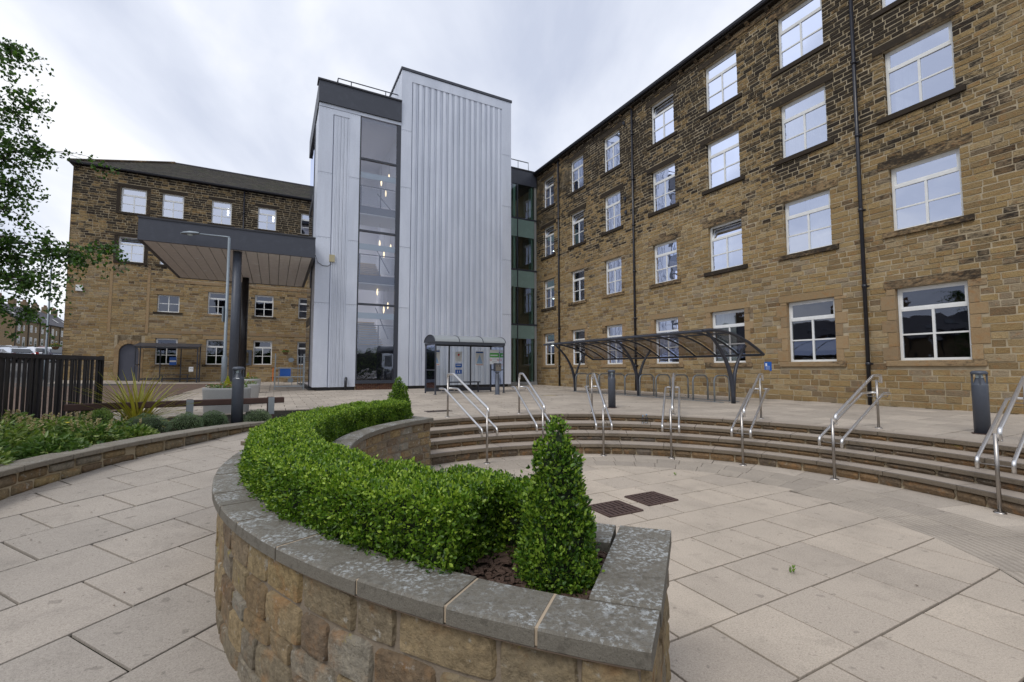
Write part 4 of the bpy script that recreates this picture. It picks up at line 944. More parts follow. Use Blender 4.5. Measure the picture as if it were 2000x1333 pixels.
    for z in(.8,4.5+.0,8.1):
        zb={.8:.64,4.5:4.3,8.1:7.9}[z]; m=MB()
        for k in range(13): a=1.7+k*.28; bx(Mp,3.62,5.45,zb+1.9+k*.165,zb+1.9+k*.165+.05,a,a+.31,m)
        o=m.obj('stair_treads','stair',t); m=MB()
        for k in range(13): a=1.7+k*.28; bx(Mp,3.62,5.45,zb+1.8+k*.165,zb+1.9+k*.165,a+.27,a+.29,m)
        m.obj('risers','frost',o); MB().tube([Mp(5.5,zb+2.7,1.5),Mp(5.5,zb+2.7+13*.165,1.5+13*.28)],.03,8).obj('stair_rail','frame',o)
    for s,z,d in((4.95,11.95,1.3),(5.30,12.2,1.0),(5.35,11.65,2.0),(4.9,8.5,1.2),(5.45,8.3,1.0),(5.2,8.0,1.5),(4.9,5.9,1.6),(5.35,5.1,1.0),(5.2,4.9,1.3),(3.95,5.0,2.5)):
        o=MB().lathe([(.0,-.20),(.03,-.14),(.048,0),(.03,.14),(0,.20)],Mp(s,z,d),10).obj('pendant_lamp','lit',t,True); MB().tube([Mp(s,z+.2,d),Mp(s,z+1.1,d)],.006,5).obj('cord','frame',o)
    # plinth and brick base under the slot
    bx(Mp,1.85,3.6,.6,.80,.12,.3).obj('plinth','black',t); bx(Mp,5.69,12.2,.6,.80,.12,.3).obj('plinth','black',t); bx(Mp,1.85,12.2,.6,.79,.3,6).obj('base','black',t)
    it=[]
    for j in range(4):
        s=3.62-(.11 if j%2 else 0)
        while s<5.66: V=MB(); a=max(s+.005,3.6); b=min(s+.215,5.68); bx(Mp,a,b,.64+j*.078,.64+j*.078+.068,.03,.1,V); it.append((V.V,V.F,random.random())); s+=.225
    pieces(t,'brick','bricks',it,stone_mat('dark_red_brick',[(0,(.07,.035,.03)),(1,(.12,.06,.045))],None,.4),60,3)
    bx(Mp,3.58,5.69,.6,.96,.06,.2).obj('mortar_bed','mortar',t)
    # roof railing
    m=MB()
    P=[Mp(2.55,15.9,.8),Mp(2.55,16.9,.8),Mp(5.68,16.9,.8)]; m.tube(P,.028,8); 
    for s in(3.2,5.0): m.tube([Mp(s,15.9,.8),Mp(s,16.9,.8)],.024,6)
    m.tube([Mp(2.55,16.9,.8),Mp(2.55,16.9,5)],.028,8); m.obj('roof_railing','frame',t)
    m=MB().tube([Mp(3.12,.62,-.16),Mp(3.12,1.12,-.16),Mp(3.14,1.22,-.10),Mp(3.16,1.24,.0)],.06,10); m.obj('vent_pipe','pipe',t,True)
tower()
def link_block():
    t=thing('glazed_link','narrow green glass link between the silver tower and the mill','glazed link',(0,0,0))
    Mp=lambda s,z,d:uv(25.75+d,s,z)
    bx(Mp,12.4,15.46,13.98,14.98,-.02,3).obj('fascia','fascia',t); bx(Mp,12.4,15.46,14.98,15.05,-.07,3).obj('roof_edge','pipe',t)
    for z0,z1 in((10.43,11.6),(7.05,8.15),(3.66,4.52)): bx(Mp,12.6,15.25,z0,z1,-.012,.015).obj('spandrel_panel','greenp',t); 
    for z in(11.62,8.17,4.54): bx(Mp,12.4,15.46,z,z+.10,-.02,.12).obj('transom','frame',t)
    for s in(13.98,): bx(Mp,s-.03,s+.03,.8,13.98,-.05,.04).obj('mullion','frame',t)
    for s,w in((13.72,.16),(15.1,.09)): bx(Mp,s,s+w,.85,13.98,.10,.45).obj('glass_fin','greenf',t)
    bx(Mp,15.28,15.46,.7,13.98,.03,.3).obj('edge_strip','room',t)
    zz=[.85,4.54,8.17,11.62,13.98]
    for a,b in zip(zz[:-1],zz[1:]):
        for s0,s1 in((12.4,13.95),(14.01,15.28)): MB().add([Mp(s0,a+.1,.02),Mp(s1,a+.1,.02),Mp(s1,b,.02),Mp(s0,b,.02)],[(0,1,2,3)]).obj('pane','glass_green',t)
    m=MB(); 
    for z in(.62,4.1,7.6,11.): bx(Mp,12.4,15.3,z,z+.2,.3,5,m)
    bx(Mp,12.4,15.3,.6,14,5,5.1,m); bx(Mp,12.42,12.5,.6,14,.3,5,m); bx(Mp,15.3,15.42,.6,14,.62,5,m); m.obj('interior','warmroom',t)
    for z in(.82,4.3,7.8,11.2):
        bx(Mp,14.2,15.05,z,z+2.1,4.9,4.98).obj('inner_door',mat('oak_door',(.30,.19,.075),.5),t)
    for z in(10.,6.6,3.3,13.2): MB().lathe([(0,0),(.05,0),(.05,.03),(0,.03)],Mp(14.05,z,.8),10).obj('downlight','lit2',t)
    m=MB().tube([Mp(12.4,15.75,.3),Mp(15.0,15.75,.3),Mp(15.0,15.0,.3)],.03,8).tube([Mp(14.2,15.75,.3),Mp(14.2,15.,.3)],.025,6); m.obj('roof_railing','galv',t)
    bx(Mp,12.4,15.46,.6,.84,-.03,.3).obj('base_kerb','concrete',t)
link_block()
def canopy():
    t=thing('entrance_canopy','flat entrance canopy with deep dark fascia and boarded soffit on posts','canopy',(0,0,0))
    u0,u1,v0,v1,z0,z1=22.3,30.9,-4.9,1.52,6.78,7.66; f=lambda a,b,c:uv(a,b,c); th=.12
    for a,b,c,d in((u0,u0+th,v0,v1),(u1-th,u1,v0,v1),(u0+th,u1-th,v0,v0+th),(u0+th,u1-th,v1-th,v1)): MB().box(a,b,c,d,z0,z1,0,f).obj('fascia','fascia',t)
    MB().box(u0-.03,u1+.03,v0-.03,v1+.01,z1+.002,z1+.07,0,f).obj('roof_edge','pipe',t)
    MB().box(u0+th,u1-th,v0+th,v1-th,z0+.14,z1-.1,0,f).obj('roof_deck','frame',t)
    n=14; w=(v1-v0-2*th)/n; me=None
    for i in range(n): a=v0+th+i*w; o=MB().box(u0+th+.01,u1-th-.01,a+.012,a+w-.012,z0+.02,z0+.06,random.random(),f).obj('soffit_board','soffit',t)
    for u,v in((25,-.9),(28,-.9),(25,-3.3),(28,-3.3)): MB().lathe([(0,0),(.10,0),(.10,.02)],uv(u,v,z0+.012),12).obj('downlight','dome',t)
    for u,v,r in((22.75,-1.55,.17),(29.2,-1.55,.17)):
        o=MB().tube([uv(u,v,.6),uv(u,v,z0+.1)],r,20).obj('column','navy' if u<25 else 'black',t,True); MB().lathe([(r+.03,0),(r+.03,.05),(r,.06)],uv(u,v,.64),20).obj('base_collar','frame',o)
canopy()
# ---------------------------------------------------------------- bollards
def bollard(x,y,label,z=TOP,h=1.03,r=.10):
    t=thing('bollard_light',label,'bollard light',(x,y,z),'blue grey bollard lights on the terrace',rz=math.atan2(-x,y)*0+random.uniform(0,.3))
    MB().lathe([(0,0),(r,0),(r,h-.24),(r-.004,h-.225),(r-.03,h-.20),(r-.05,h-.12)],(0,0,0),28).obj('body','navy',t,True)
    MB().lathe([(r+.03,0),(r+.03,.012),(r,.012)],(0,0,.0),24).obj('base_flange','iron',t)
    MB().lathe([(r-.055,h-.21),(r-.055,h-.06)],(0,0,0),16).obj('lens','frost',t,True)
    MB().lathe([(r-.004,h-.065),(r+.004,h-.055),(r+.004,h-.03),(r-.02,h-.005),(0,h)],(0,0,0),28).obj('cap','navy',t,True)
    for k in range(4):
        a=PI/4+k*PI/2; m=MB(); rr=r-.012; m.box(-.012,.012,rr-.015,rr+.010,h-.235,h-.055,0,lambda X,Y,Z:(X*math.cos(a)-Y*math.sin(a),X*math.sin(a)+Y*math.cos(a),Z)); m.obj('strut','navy',t)
    return t
bollard(2.71,12.30,'blue grey bollard light on the terrace between two handrails, before the cycle shelter'); bollard(7.66,7.41,'blue grey bollard light at the right, in front of the near mill wall'); 
b3=bollard(-5.31,8.77,'blue grey bollard light in the planting bed in front of the canopy column',.62,1.12); 
MB().box(.02,.075,-.108,-.100,.885,.90).obj('white_label','signw',b3)
# ---------------------------------------------------------------- cycle shelter
def cyc():
    t=thing('cycle_shelter','long curved smoked roof cycle shelter on forked posts against the mill','cycle shelter',(0,0,0))
    arc=[(10.85,2.80),(11.2,2.845),(11.6,2.84),(12.0,2.79),(12.45,2.69),(12.9,2.53),(13.3,2.34),(13.62,2.16)]
    us=np.linspace(8.85,17.45,11)
    for u in us: MB().tube([uv(u,v,z-.02) for v,z in arc],.032 if u not in(us[0],us[-1]) else .045,8).obj('rib','frame',t)
    for k in(0,3,7): v,z=arc[k]; MB().tube([uv(us[0],v,z-.02),uv(us[-1],v,z-.02)],.042 if k!=3 else .025,8).obj('purlin','frame',t)
    for a,b in zip(us[:-1],us[1:]):
        V=[];F=[]
        for v,z in arc: V+=[uv(a+.02,v,z+.035),uv(b-.02,v,z+.035)]
        for i in range(len(arc)-1): F.append((2*i,2*i+1,2*i+3,2*i+2))
        link('roof_panel',mkmesh('roof_panel',V,F,'glass_dk'),t)
    for u in(9.1,13.15,17.3):
        def arm(v1,z1,k): return [uv(u,12.45+(v1-12.45)*s**k,.64+(z1-.64)*s) for s in np.linspace(0,1,9)]
        MB().tube(arm(11.35,2.80,2.6),[.065]*4+[.06,.055,.05,.045,.04],10).obj('post_arm','frame',t,True); MB().tube(arm(13.1,2.42,2.8),[.065]*4+[.055,.05,.045,.04,.04],10).obj('post_arm','frame',t,True)
cyc()
def hoop(u,label):
    t=thing('cycle_hoop',label,'cycle stand',uv(u,12.75,.64),'galvanised cycle hoops under the shelter'); P=[]; w=.36; h=.84
    P=[(-w,0),(-w,h-.2)]+[(-w+.2-.2*math.cos(a),h-.2+.2*math.sin(a)) for a in np.linspace(.3,PI/2,5)]+[(w-.2+.2*math.sin(a),h-.2+.2*math.cos(a)) for a in np.linspace(0,PI/2-.3,5)]+[(w,h-.2),(w,0)]
    MB().tube([(Vv.x*a,Vv.y*a,z) for a,z in P],.027,10).obj('hoop','galv',t,True)
    for s in(-1,1): MB().lathe([(.06,0),(.06,.01),(.03,.012)],(Vv.x*w*s,Vv.y*w*s,0),12).obj('foot_plate','galv',t)
ho=['nearest cycle hoop at the right end of the row','second cycle hoop from the right end of the row','third cycle hoop from the right end of the row','fourth cycle hoop from the right end of the row','fifth cycle hoop from the right, just right of the middle post','sixth cycle hoop from the right, just left of the middle post','fourth cycle hoop from the far left end of the row','third cycle hoop from the far left end of the row','second cycle hoop from the far left end of the row','farthest cycle hoop beside the left post of the shelter']
for i,l in enumerate(ho): hoop(9.72+i*.825,l)
for n_,v,l in(('hoop_base_rail',12.38,'flat steel ground rail joining the front feet of the hoops'),('hoop_base_rail',13.12,'flat steel ground rail joining the back feet of the hoops')):
    tag(MB().box(9.4,17.35,v-.03,v+.03,.642,.662,0,lambda a,b,c:uv(a,b,c)).obj(n_,'galv'),l,'ground rail','ground rails of the cycle stands')
# ---------------------------------------------------------------- smoking shelter
def quad(Mp,s0,s1,z0,z1,d,mt,name,parent): return MB().add([Mp(s0,z0,d),Mp(s1,z0,d),Mp(s1,z1,d),Mp(s0,z1,d)],[(0,1,2,3)]).obj(name,mt,parent)
def poster(parent,Mp,s,z,w,h,kind):
    o=bx(Mp,s,s+w,z,z+h,-.012,0).obj('poster','signw',parent); d=-.014
    if kind=='tri':
        quad(Mp,s+.02,s+w-.02,z+h-.08,z+h-.02,d,'blue','header',o); MB().add([Mp(s+.05,z+.1,d),Mp(s+w-.05,z+.1,d),Mp(s+w/2,z+h-.14,d)],[(0,1,2)]).obj('triangle','skyb',o)
        m=MB()
        for k in range(9): zz=z+.12+k*.055; hw=(w/2-.07)*(1-(k*.055)/(h-.26)); m.add([Mp(s+w/2-hw,zz,d-.002),Mp(s+w/2+hw,zz,d-.002),Mp(s+w/2+hw,zz+.012,d-.002),Mp(s+w/2-hw,zz+.012,d-.002)],[(0,1,2,3)])
        m.obj('text_lines','signw',o); quad(Mp,s+.03,s+w-.03,z+.03,z+.05,d,'red','footer',o)
    if kind=='red':
        MB().add([Mp(s+w/2+.05*math.cos(a),z+h*.7+.05*math.sin(a),d) for a in np.linspace(0,2*PI,17)[:-1]],[tuple(range(16))]).obj('roundel','red',o)
        m=MB()
        for k in range(5): m.add([Mp(s+.04,z+.06+k*.045,d),Mp(s+w-.05,z+.06+k*.045,d),Mp(s+w-.05,z+.068+k*.045,d),Mp(s+.04,z+.068+k*.045,d)],[(0,1,2,3)])
        m.obj('text_lines','galv',o)
    if kind=='blue':
        quad(Mp,s,s+w,z+h*.62,z+h,d,'blue','blue_band',o); quad(Mp,s,s+w,z,z+h*.4,d,'blue','blue_band',o)
        for q in(.33,.66):
            x=s+w*q; quad(Mp,x-.015,x+.015,z+.05,z+.12,d-.002,'signw','figure',o); MB().add([Mp(x+.013*math.cos(a),z+.14+.013*math.sin(a),d-.002) for a in np.linspace(0,2*PI,9)[:-1]],[tuple(range(8))]).obj('figure_head','signw',o)
        quad(Mp,s+.05,s+w-.05,z+h-.09,z+h-.06,d-.002,'signw','heading_line',o)
        for k in range(3): quad(Mp,s+.03,s+w-.03,z+h*.44+k*.035,z+h*.44+k*.035+.008,d,'blue','text_line',o)
    if kind=='green':
        quad(Mp,s,s+w,z+h*.47,z+h*.78,d,'green','green_band',o); m=MB()
        for k in range(8): a=s+.04+k*(w-.1)/8; m.add([Mp(a,z+h*.57,d-.002),Mp(a+.035,z+h*.57,d-.002),Mp(a+.035,z+h*.66,d-.002),Mp(a,z+h*.66,d-.002)],[(0,1,2,3)])
        m.obj('lettering','signw',o)
        for q in(.12,.88):
            for r0,r1 in((.035,.05),):
                A=np.linspace(0,2*PI,17); V=[Mp(s+w*q+r*math.cos(a),z+h*.3+r*math.sin(a),d) for a in A[:-1] for r in(r0,r1)]; MB().add(V,[(2*i,2*i+1,(2*i+3)%32,(2*i+2)%32) for i in range(16)]).obj('red_ring','red',o)
        m=MB()
        for k in range(4): zz=z+.05+k*.07; m.add([Mp(s+.12,zz,d),Mp(s+w-.12,zz,d),Mp(s+w-.12,zz+.014,d),Mp(s+.12,zz+.014,d)],[(0,1,2,3)])
        m.obj('text_lines','galv',o)
def shelter():
    t=thing('smoking_shelter','glazed smoking shelter with barrel roof and posters by the silver wall','shelter',(0,0,0))
    Mp=lambda s,z,d:uv(17.75+d,s,z); D=1.35; S0_,S1_=5.83,8.95; zt=2.70
    for s in(S0_,S1_):
        MB().tube([Mp(s,.64,0),Mp(s,zt,0)],.035,8).obj('post','frame',t); MB().lathe([(.08,0),(.08,.015),(.03,.02)],Mp(s,.64,0),10).obj('foot','frame',t)
    for s in(S0_,6.9,7.93,S1_): MB().tube([Mp(s,.64,D),Mp(s,zt,D)],.035,8).obj('post','frame',t)
    bx(Mp,S0_-.04,S1_+.04,zt,zt+.12,-.05,.05).obj('front_beam','frame',t); bx(Mp,S0_-.04,S1_+.04,zt,zt+.1,D-.04,D+.04).obj('back_beam','frame',t)
    for s in(S0_,S1_): bx(Mp,s-.03,s+.03,zt+.01,zt+.09,.05,D-.04).obj('end_beam','frame',t); bx(Mp,s-.02,s+.02,1.62,1.67,.03,D-.03).obj('mid_rail','frame',t); 
    arc=[(-.06+ (D+.12)*(1-math.cos(a))/2,zt+.12+.30*math.sin(a)) for a in np.linspace(0,PI,13)]
    cuts=np.linspace(S0_-.06,S1_+.06,4)
    for a,b in zip(cuts[:-1],cuts[1:]):
        V=[];F=[]
        for d,z in arc: V+=[Mp(a+.01,z,d),Mp(b-.01,z,d)]
        for i in range(12): F.append((2*i,2*i+1,2*i+3,2*i+2))
        link('roof_panel',mkmesh('roof_panel',V,F,mat('dull_polycarbonate',(.27,.29,.30),.3),smooth=True),t)
    for s in cuts: MB().tube([Mp(s,z,d) for d,z in arc],.018,6).obj('roof_rib','frame',t)
    for s in(S0_-.05,S1_+.05): MB().add([Mp(s,z,d) for d,z in arc],[tuple(range(13))]).obj('end_panel','frame',t)
    for a,b in((S0_,6.9),(6.9,7.93),(7.93,S1_)): quad(Mp,a+.04,b-.04,.85,zt-.02,D,'glass_clear','back_panel',t)
    bx(Mp,S0_,S1_,.70,.85,D-.02,D+.02).obj('kick_rail','frame',t)
    for s in(S0_,S1_): MB().add([Mp(s,.9,.04),Mp(s,.9,D-.04),Mp(s,zt,D-.04),Mp(s,zt,.04)],[(0,1,2,3)]).obj('side_panel','glass_clear',t)
    bb=bx(Mp,6.75,8.25,1.08,1.13,D-.42,D-.12).obj('bench_seat','frame',t)
    for s in(6.8,8.2): bx(Mp,s-.03,s+.03,.64,1.08,D-.3,D-.22).obj('bench_leg','frame',t)
    Mq=lambda s,z,d:Mp(s,z,D-.03+d)
    poster(t,Mq,6.02,1.84,.44,.68,'tri'); poster(t,Mq,7.18,2.00,.31,.46,'red'); poster(t,Mq,7.18,1.47,.31,.46,'blue'); poster(t,Mq,8.16,1.84,.40,.66,'tri')
    Mr=lambda s,z,d:uv(18.0+s-8.95,8.80+.0+d*0,z); poster(t,lambda s,z,d:uv(18.2+d,s,z),8.47,1.90,.46,.64,'green')
shelter()
def ashbin():
    t=thing('cigarette_bin','square steel cigarette bin on a blue grey post','cigarette bin',uv(16.75,8.15,.64))
    MB().lathe([(.13,0),(.13,.02),(.09,.02),(.09,.80),(.075,.84),(.06,.85),(.06,.87),(.09,.89),(.09,.94),(0,.94)],(0,0,0),18).obj('post','navy',t,True)
    Mp=lambda s,z,d:(Vv.x*s+Uv.x*d,Vv.y*s+Uv.y*d,z); o=bx(Mp,-.14,.14,.95,1.28,-.08,.08).obj('box','frame',t); bx(Mp,-.12,.12,.97,1.23,-.09,-.081).obj('front_plate',mat('worn_plate',(.25,.23,.20),.4,.7),o)
    for s in(-.06,.06): bx(Mp,s-.02,s+.02,1.15,1.19,-.094,-.0905).obj('slot','blackg',o)
ashbin()
# ---------------------------------------------------------------- low wall and bed
def zcop(th):   # coping level rises with the ramp
    return .60+.08*sm(215-th,0,55)
def lowwall():
    t=thing('low_stone_wall','low curved stone wall with grey coping along the ramp and flower bed','garden wall',(0,0,0)); A0,A1=153.,232.; m=MB()
    for p,q in zip(np.linspace(A0,A1,50)[:-1],np.linspace(A0,A1,50)[1:]): m.hexa([arcV(C0,p,7.18,-.1),arcV(C0,q,7.18,-.1),arcV(C0,q,7.42,-.1),arcV(C0,p,7.42,-.1),arcV(C0,p,7.18,zcop(p)-.065),arcV(C0,q,7.18,zcop(q)-.065),arcV(C0,q,7.42,zcop(q)-.065),arcV(C0,p,7.42,zcop(p)-.065)])
    m.obj('mortar_core','mortar',t); it=[];cp=[]
    for c in range(3):
        a=A0
        while a<A1:
            d=random.uniform(2.0,4.0); e=min(A1,a+d); mid=(a+e)/2; zt=zcop(mid)-.07; x,y,_=arcV(C0,mid,7.15,0); zb=zpath(x,y)-.02; H=zt-zb; n=3 if H>.36 else (2 if H>.2 else 1)
            if c<n:
                h=H/n; it.append(rough_stone(lambda s,z,dd:arcV(C0,s,7.175-dd,z),a+.05,e-.05,zb+c*h+.006,zb+(c+1)*h-.006,.03,.03,5,3,.006,random.random()))
            a=e
    a=A0
    while a<A1:
        e=min(A1,a+random.uniform(4.2,5.2)); g=.04; k=4; V=[];F=[]
        rows=[(7.112,-.062),(7.105,-.055),(7.105,-.008),(7.113,0),(7.44,0),(7.445,-.06)]
        for r,dz in rows:
            for i in range(k+1): q=a+g+(e-a-2*g)*i/k; V.append(arcV(C0,q,r,zcop(q)+dz))
        n=k+1
        for x in range(6):
            b=(x+1)%6
            for i in range(k): F.append((x*n+i,b*n+i,b*n+i+1,x*n+i+1))
        F.append(tuple(x*n for x in range(6))); F.append(tuple(x*n+k for x in range(5,-1,-1))); cp.append((V,F,random.random())); a=e
    pieces(t,'stone','hidden_stones',it,'rubble',smooth=True); pieces(t,'coping_slab','hidden_coping',cp,'coping2')
lowwall()
def bed():
    V=[];F=[];n=36;k=6; A=np.linspace(152.5,232,n)
    for a in A:
        w=1.2 if a<160 else 1.2+2.4*sm(a,160,185)
        for j in range(k): r=7.40+w*j/(k-1); x,y,_=arcV(C0,a,r,0); V.append((x,y,max(zcop(a)-.05,0)+ (0.02*math.sin(a*3+j*2)) ))
    for i in range(n-1):
        for j in range(k-1): a=i*k+j; F.append((a,a+1,a+k+1,a+k))
    tag(link('flower_bed_soil',mkmesh('flower_bed_soil',V,F,'soil',[0]*len(V))),kind='structure')
bed()
# fence
def fence():
    t=thing('black_bar_fence','black flat bar metal fence enclosure behind the flower bed at left','fence',(-8.12,8.92,.58)); O=Vector(t.location)
    d1=Vector((.2,-.98,0)); d2=Vector((-.98,-.2,0)); H=1.36
    def run(a,d,L,z0=0):
        n=Vector((-d.y,d.x,0)); f=lambda x,y,z:tuple(a+d*x+n*y+Vector((0,0,z)))
        MB().box(0,L,-.045,.045,H-.07,H,0,f).obj('top_rail','black',t); MB().box(0,L,-.02,.02,.08,.14,0,f).obj('bottom_rail','black',t)
        x=.04; me=None
        while x<L:
            if me is None: me=MB().box(-.024,.024,-.006,.006,.02,H-.07,0,lambda X,Y,Z:tuple(d*X+n*Y+Vector((0,0,Z)))).mesh('bar','black')
            link('bar',me,t,a+d*x+n*.012); x+=.108
        for x in(0,L): MB().box(x-.03,x+.03,-.03,.03,0,H+.01,0,f).obj('post','black',t)
    z=Vector((0,0,0)); run(z,d1,5.0); run(z+d2*1.1,d1,5.0); run(z,d2,1.1)
fence()
def timber():
    t=thing('timber_knee_rail','dark brown timber knee rail on short posts behind the shrubs','knee rail',(-5.13,9.67,TOP))
    O=Vector(t.location); a=Vector((-7.65,7.75,0)); b=Vector((-4.93,9.80,0)); d=(b-a).normalized(); n=Vector((-d.y,d.x,0))
    f=lambda x,y,z:tuple(a+d*x+n*y+Vector((0,0,z))-O); L=(b-a).length
    MB().box(0,L,-.05,.05,TOP+.33,TOP+.45,0,f).obj('rail','wood',t); bevel(t.children[0],.012,1)
    for x in(1.75,L-.25):
        bevel(MB().box(x-.055,x+.055,.055,.16,TOP-.1,TOP+.33+.13,0,f).obj('post','wood',t),.01,1); MB().box(x-.058,x+.058,-.056,-.051,TOP+.1,TOP+.46,0,f).obj('steel_strap','galv',t)
    for x in (L-.25,): MB().box(x-.055,x+.055,-.052,.05,TOP-.1,TOP+.32,0,f).obj('post','wood',t)
timber()
# ---------------------------------------------------------------- shrubs and flowers
def blob_shrub(name,label,cat,x,y,z0,r,h,mt,n,size,grp=None,aspect=.45,up=.5):
    t=thing(name,label,cat,(x,y,z0),grp); MB().lathe([(r*.15,-.03),(r*.62,h*.12),(r*.72,h*.45),(r*.5,h*.75),(0,h*.85)],(0,0,0),12).obj('stems','boxcore',t)
    a=RNG.random(n)*2*PI; c=RNG.random(n)*1.15-.15; s=np.sqrt(np.clip(1-c*c,0,1)); N=np.stack([s*np.cos(a),s*np.sin(a),np.clip(c,-.15,1)],1)
    P=N*np.array([r,r,h*.93]); P[:,2]+=h*.07; lp=lump(P,14,x*3); P=P*(1+lp*.16)[:,None]*(1-.22*RNG.random(n)**2)[:,None]
    leaves('leaves',mt,t,P,nrm(N),size,aspect,.8,up,.6,bright=np.clip(.45+lp*.3,0,1)); return t
g='small rounded hebe shrubs along the low wall'
for x,y,r,h,l in((-6.15,7.62,.34,.30,'grey green rounded shrub beside the spiky flax, leftmost of the row'),(-5.82,8.12,.27,.27,'grey green rounded shrub below the concrete planter, second of the row'),(-5.60,8.52,.24,.27,'grey green rounded shrub immediately left of the bed bollard'),(-5.02,8.98,.26,.26,'grey green rounded shrub right of the bed bollard')):
    blob_shrub('hebe_shrub',l,'shrub',x,y,.63,r,h,'hebe',3400,.02,g,.4)
blob_shrub('green_shrub','bright green bush at the fence corner','shrub',-7.45,8.1,.6,.24,.40,'bush',2600,.03)
blob_shrub('green_shrub','dark golden green bush left of the spiky flax','shrub',-6.95,7.65,.6,.23,.40,'fern',2600,.028)
def flax():
    t=thing('spiky_flax','spiky yellow and green striped flax plant in the bed','plant',(-6.9,8.35,.60)); V=[];F=[];Rr=[]
    for k in range(150):
        a=random.uniform(0,2*PI); L=random.uniform(.75,1.25); el=random.uniform(.3,1.4); w=random.uniform(.016,.026); d=Vector((math.cos(a),math.sin(a),0)); s=Vector((-d.y,d.x,0)); p=Vector((random.uniform(-.07,.07),random.uniform(-.07,.07),0)); b=len(V); n=6; e=el; r=random.random()
        for i in range(n+1):
            ww=w*(1-(i/n)**2)+.0015; V+=[tuple(p+s*ww+Vector((0,0,.004))),tuple(p),tuple(p-s*ww+Vector((0,0,.004)))]; Rr+=[min(1,r+.25),r*.6,min(1,r+.25)]
            p=p+(d*math.cos(e)+Vector((0,0,1))*math.sin(e))*L/n; e-=random.uniform(.05,.20)*(1.4-el*.6)
        for i in range(n):
            for j in(0,1): q=b+i*3+j; F.append((q,q+1,q+4,q+3))
    link('blades',mkmesh('blades',V,F,'flax',Rr),t)
flax()
def perennials():
    k=0
    lab=['feathery green perennial clump with plumes at the left edge','feathery clump with pale plumes second from the left edge','feathery perennial clump with a yellow flower below the fence','low leafy perennial clump spilling over the wall coping','feathery perennial clump below the middle of the fence','low leafy clump before the fence corner','feathery clump against the fence foot','leafy clump between the fence corner and the wall','leafy clump near the dark golden bush','low leafy clump nearest the camera']
    for i,(x,y,r,h) in enumerate([(-6.3,5.2,.42,.42),(-6.6,5.9,.42,.45),(-6.75,6.7,.40,.42),(-5.95,5.9,.34,.26),(-6.2,6.75,.34,.30),(-6.35,7.35,.28,.28),(-7.3,6.6,.38,.50),(-7.1,7.35,.32,.36),(-6.0,7.3,.22,.20),(-5.95,4.9,.38,.28)]):
        t=thing('perennial_clump',lab[i],'plant',(x,y,.57),'feathery perennials in the flower bed'); n=1150
        a=RNG.random(n)*2*PI; q=np.sqrt(RNG.random(n))*r; P=np.stack([q*np.cos(a),q*np.sin(a),(1-(q/r)**2*.7)*h*RNG.random(n)**.6],1); N=nrm(np.stack([np.cos(a),np.sin(a),.35+0*a],1))
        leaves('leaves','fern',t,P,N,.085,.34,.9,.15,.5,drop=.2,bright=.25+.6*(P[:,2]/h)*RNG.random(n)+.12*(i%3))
        m=[];
        for j in range(7 if i not in(3,5,8,9) else 1):
            aa=random.uniform(0,6.28); qq=random.uniform(0,r*.8); c=Vector((qq*math.cos(aa),qq*math.sin(aa),h*.7)); n2=60; s=RNG.random(n2); PP=np.stack([c.x+.06*s*math.cos(aa)+RNG.normal(0,.012,n2)*(1.2-s),c.y+RNG.normal(0,.012,n2)*(1.2-s),c.z+s*.17],1); m.append(PP)
        PP=np.concatenate(m); tag(leaves('plumes','plume',t,PP,nrm(RNG.normal(size=PP.shape)),.026,.5,1,.3,.5,quad=False),kind='stuff')
        if i==2: MB().lathe([(0,.0),(.03,.01),(0,.015)],(.30,-.1,.34),8).obj('yellow_flower','yel',t)
perennials()
def tub(x,y,z,w,d,h,label,fl=True,rz=0.35):
    t=thing('concrete_planter',label,'concrete planter',(x,y,z),'oval concrete flower planters on the terrace',rz); n=30
    pr=[(.90,0),(.93,.04),(1.,h-.05),(1.,h),(.92,h),(.90,h-.08)]
    MB().lathe([(a,b) for a,b in pr],(0,0,0),n,0,w/2,d/2).obj('tub','concrete',t,True); MB().lathe([(.9,h-.06),(0,h-.04)],(0,0,0),n,0,w/2,d/2).obj('soil','soil',t)
    if fl:
        n=900; a=RNG.random(n)*2*PI; q=np.sqrt(RNG.random(n))*.85; P=np.stack([q*np.cos(a)*w/2,q*np.sin(a)*d/2,h-.04+RNG.random(n)*.11],1); leaves('leaves','fern',t,P,nrm(np.stack([np.cos(a),np.sin(a),1+0*a],1)),.035,.5,.6,.5,.7)
        for mt,nn in(('pink',26),('redf',14),('signw',18)):
            m=MB()
            for _ in range(nn): aa=random.uniform(0,6.28); qq=random.uniform(0,.85); m.lathe([(0,.0),(.02,.012),(0,.018)],(qq*math.cos(aa)*w/2,qq*math.sin(aa)*d/2,h+random.uniform(.02,.08)),7)
            m.obj('flowers',mt,t)
        n=700; a=RNG.random(n)*2*PI; s=RNG.random(n); P=np.stack([.0+.08*(1-s)*np.cos(a),.08*(1-s)*np.sin(a),h+s*.26],1); leaves('dwarf_conifer','yellowl',t,P,nrm(np.stack([np.cos(a),np.sin(a),1.+0*a],1)),.03,.35,.5,.8,.4)
    return t
tub(-6.95,11.05,TOP,1.02,.85,.60,'nearest oval concrete planter with pink flowers behind the knee rail'); tub(-8.15,13.5,TOP,1.1,.9,.60,'middle oval concrete planter left of the bollard, partly hidden by the near one'); tub(-11.45,19.6,TOP,1.0,.8,.62,'far concrete planter right of the canopy column')
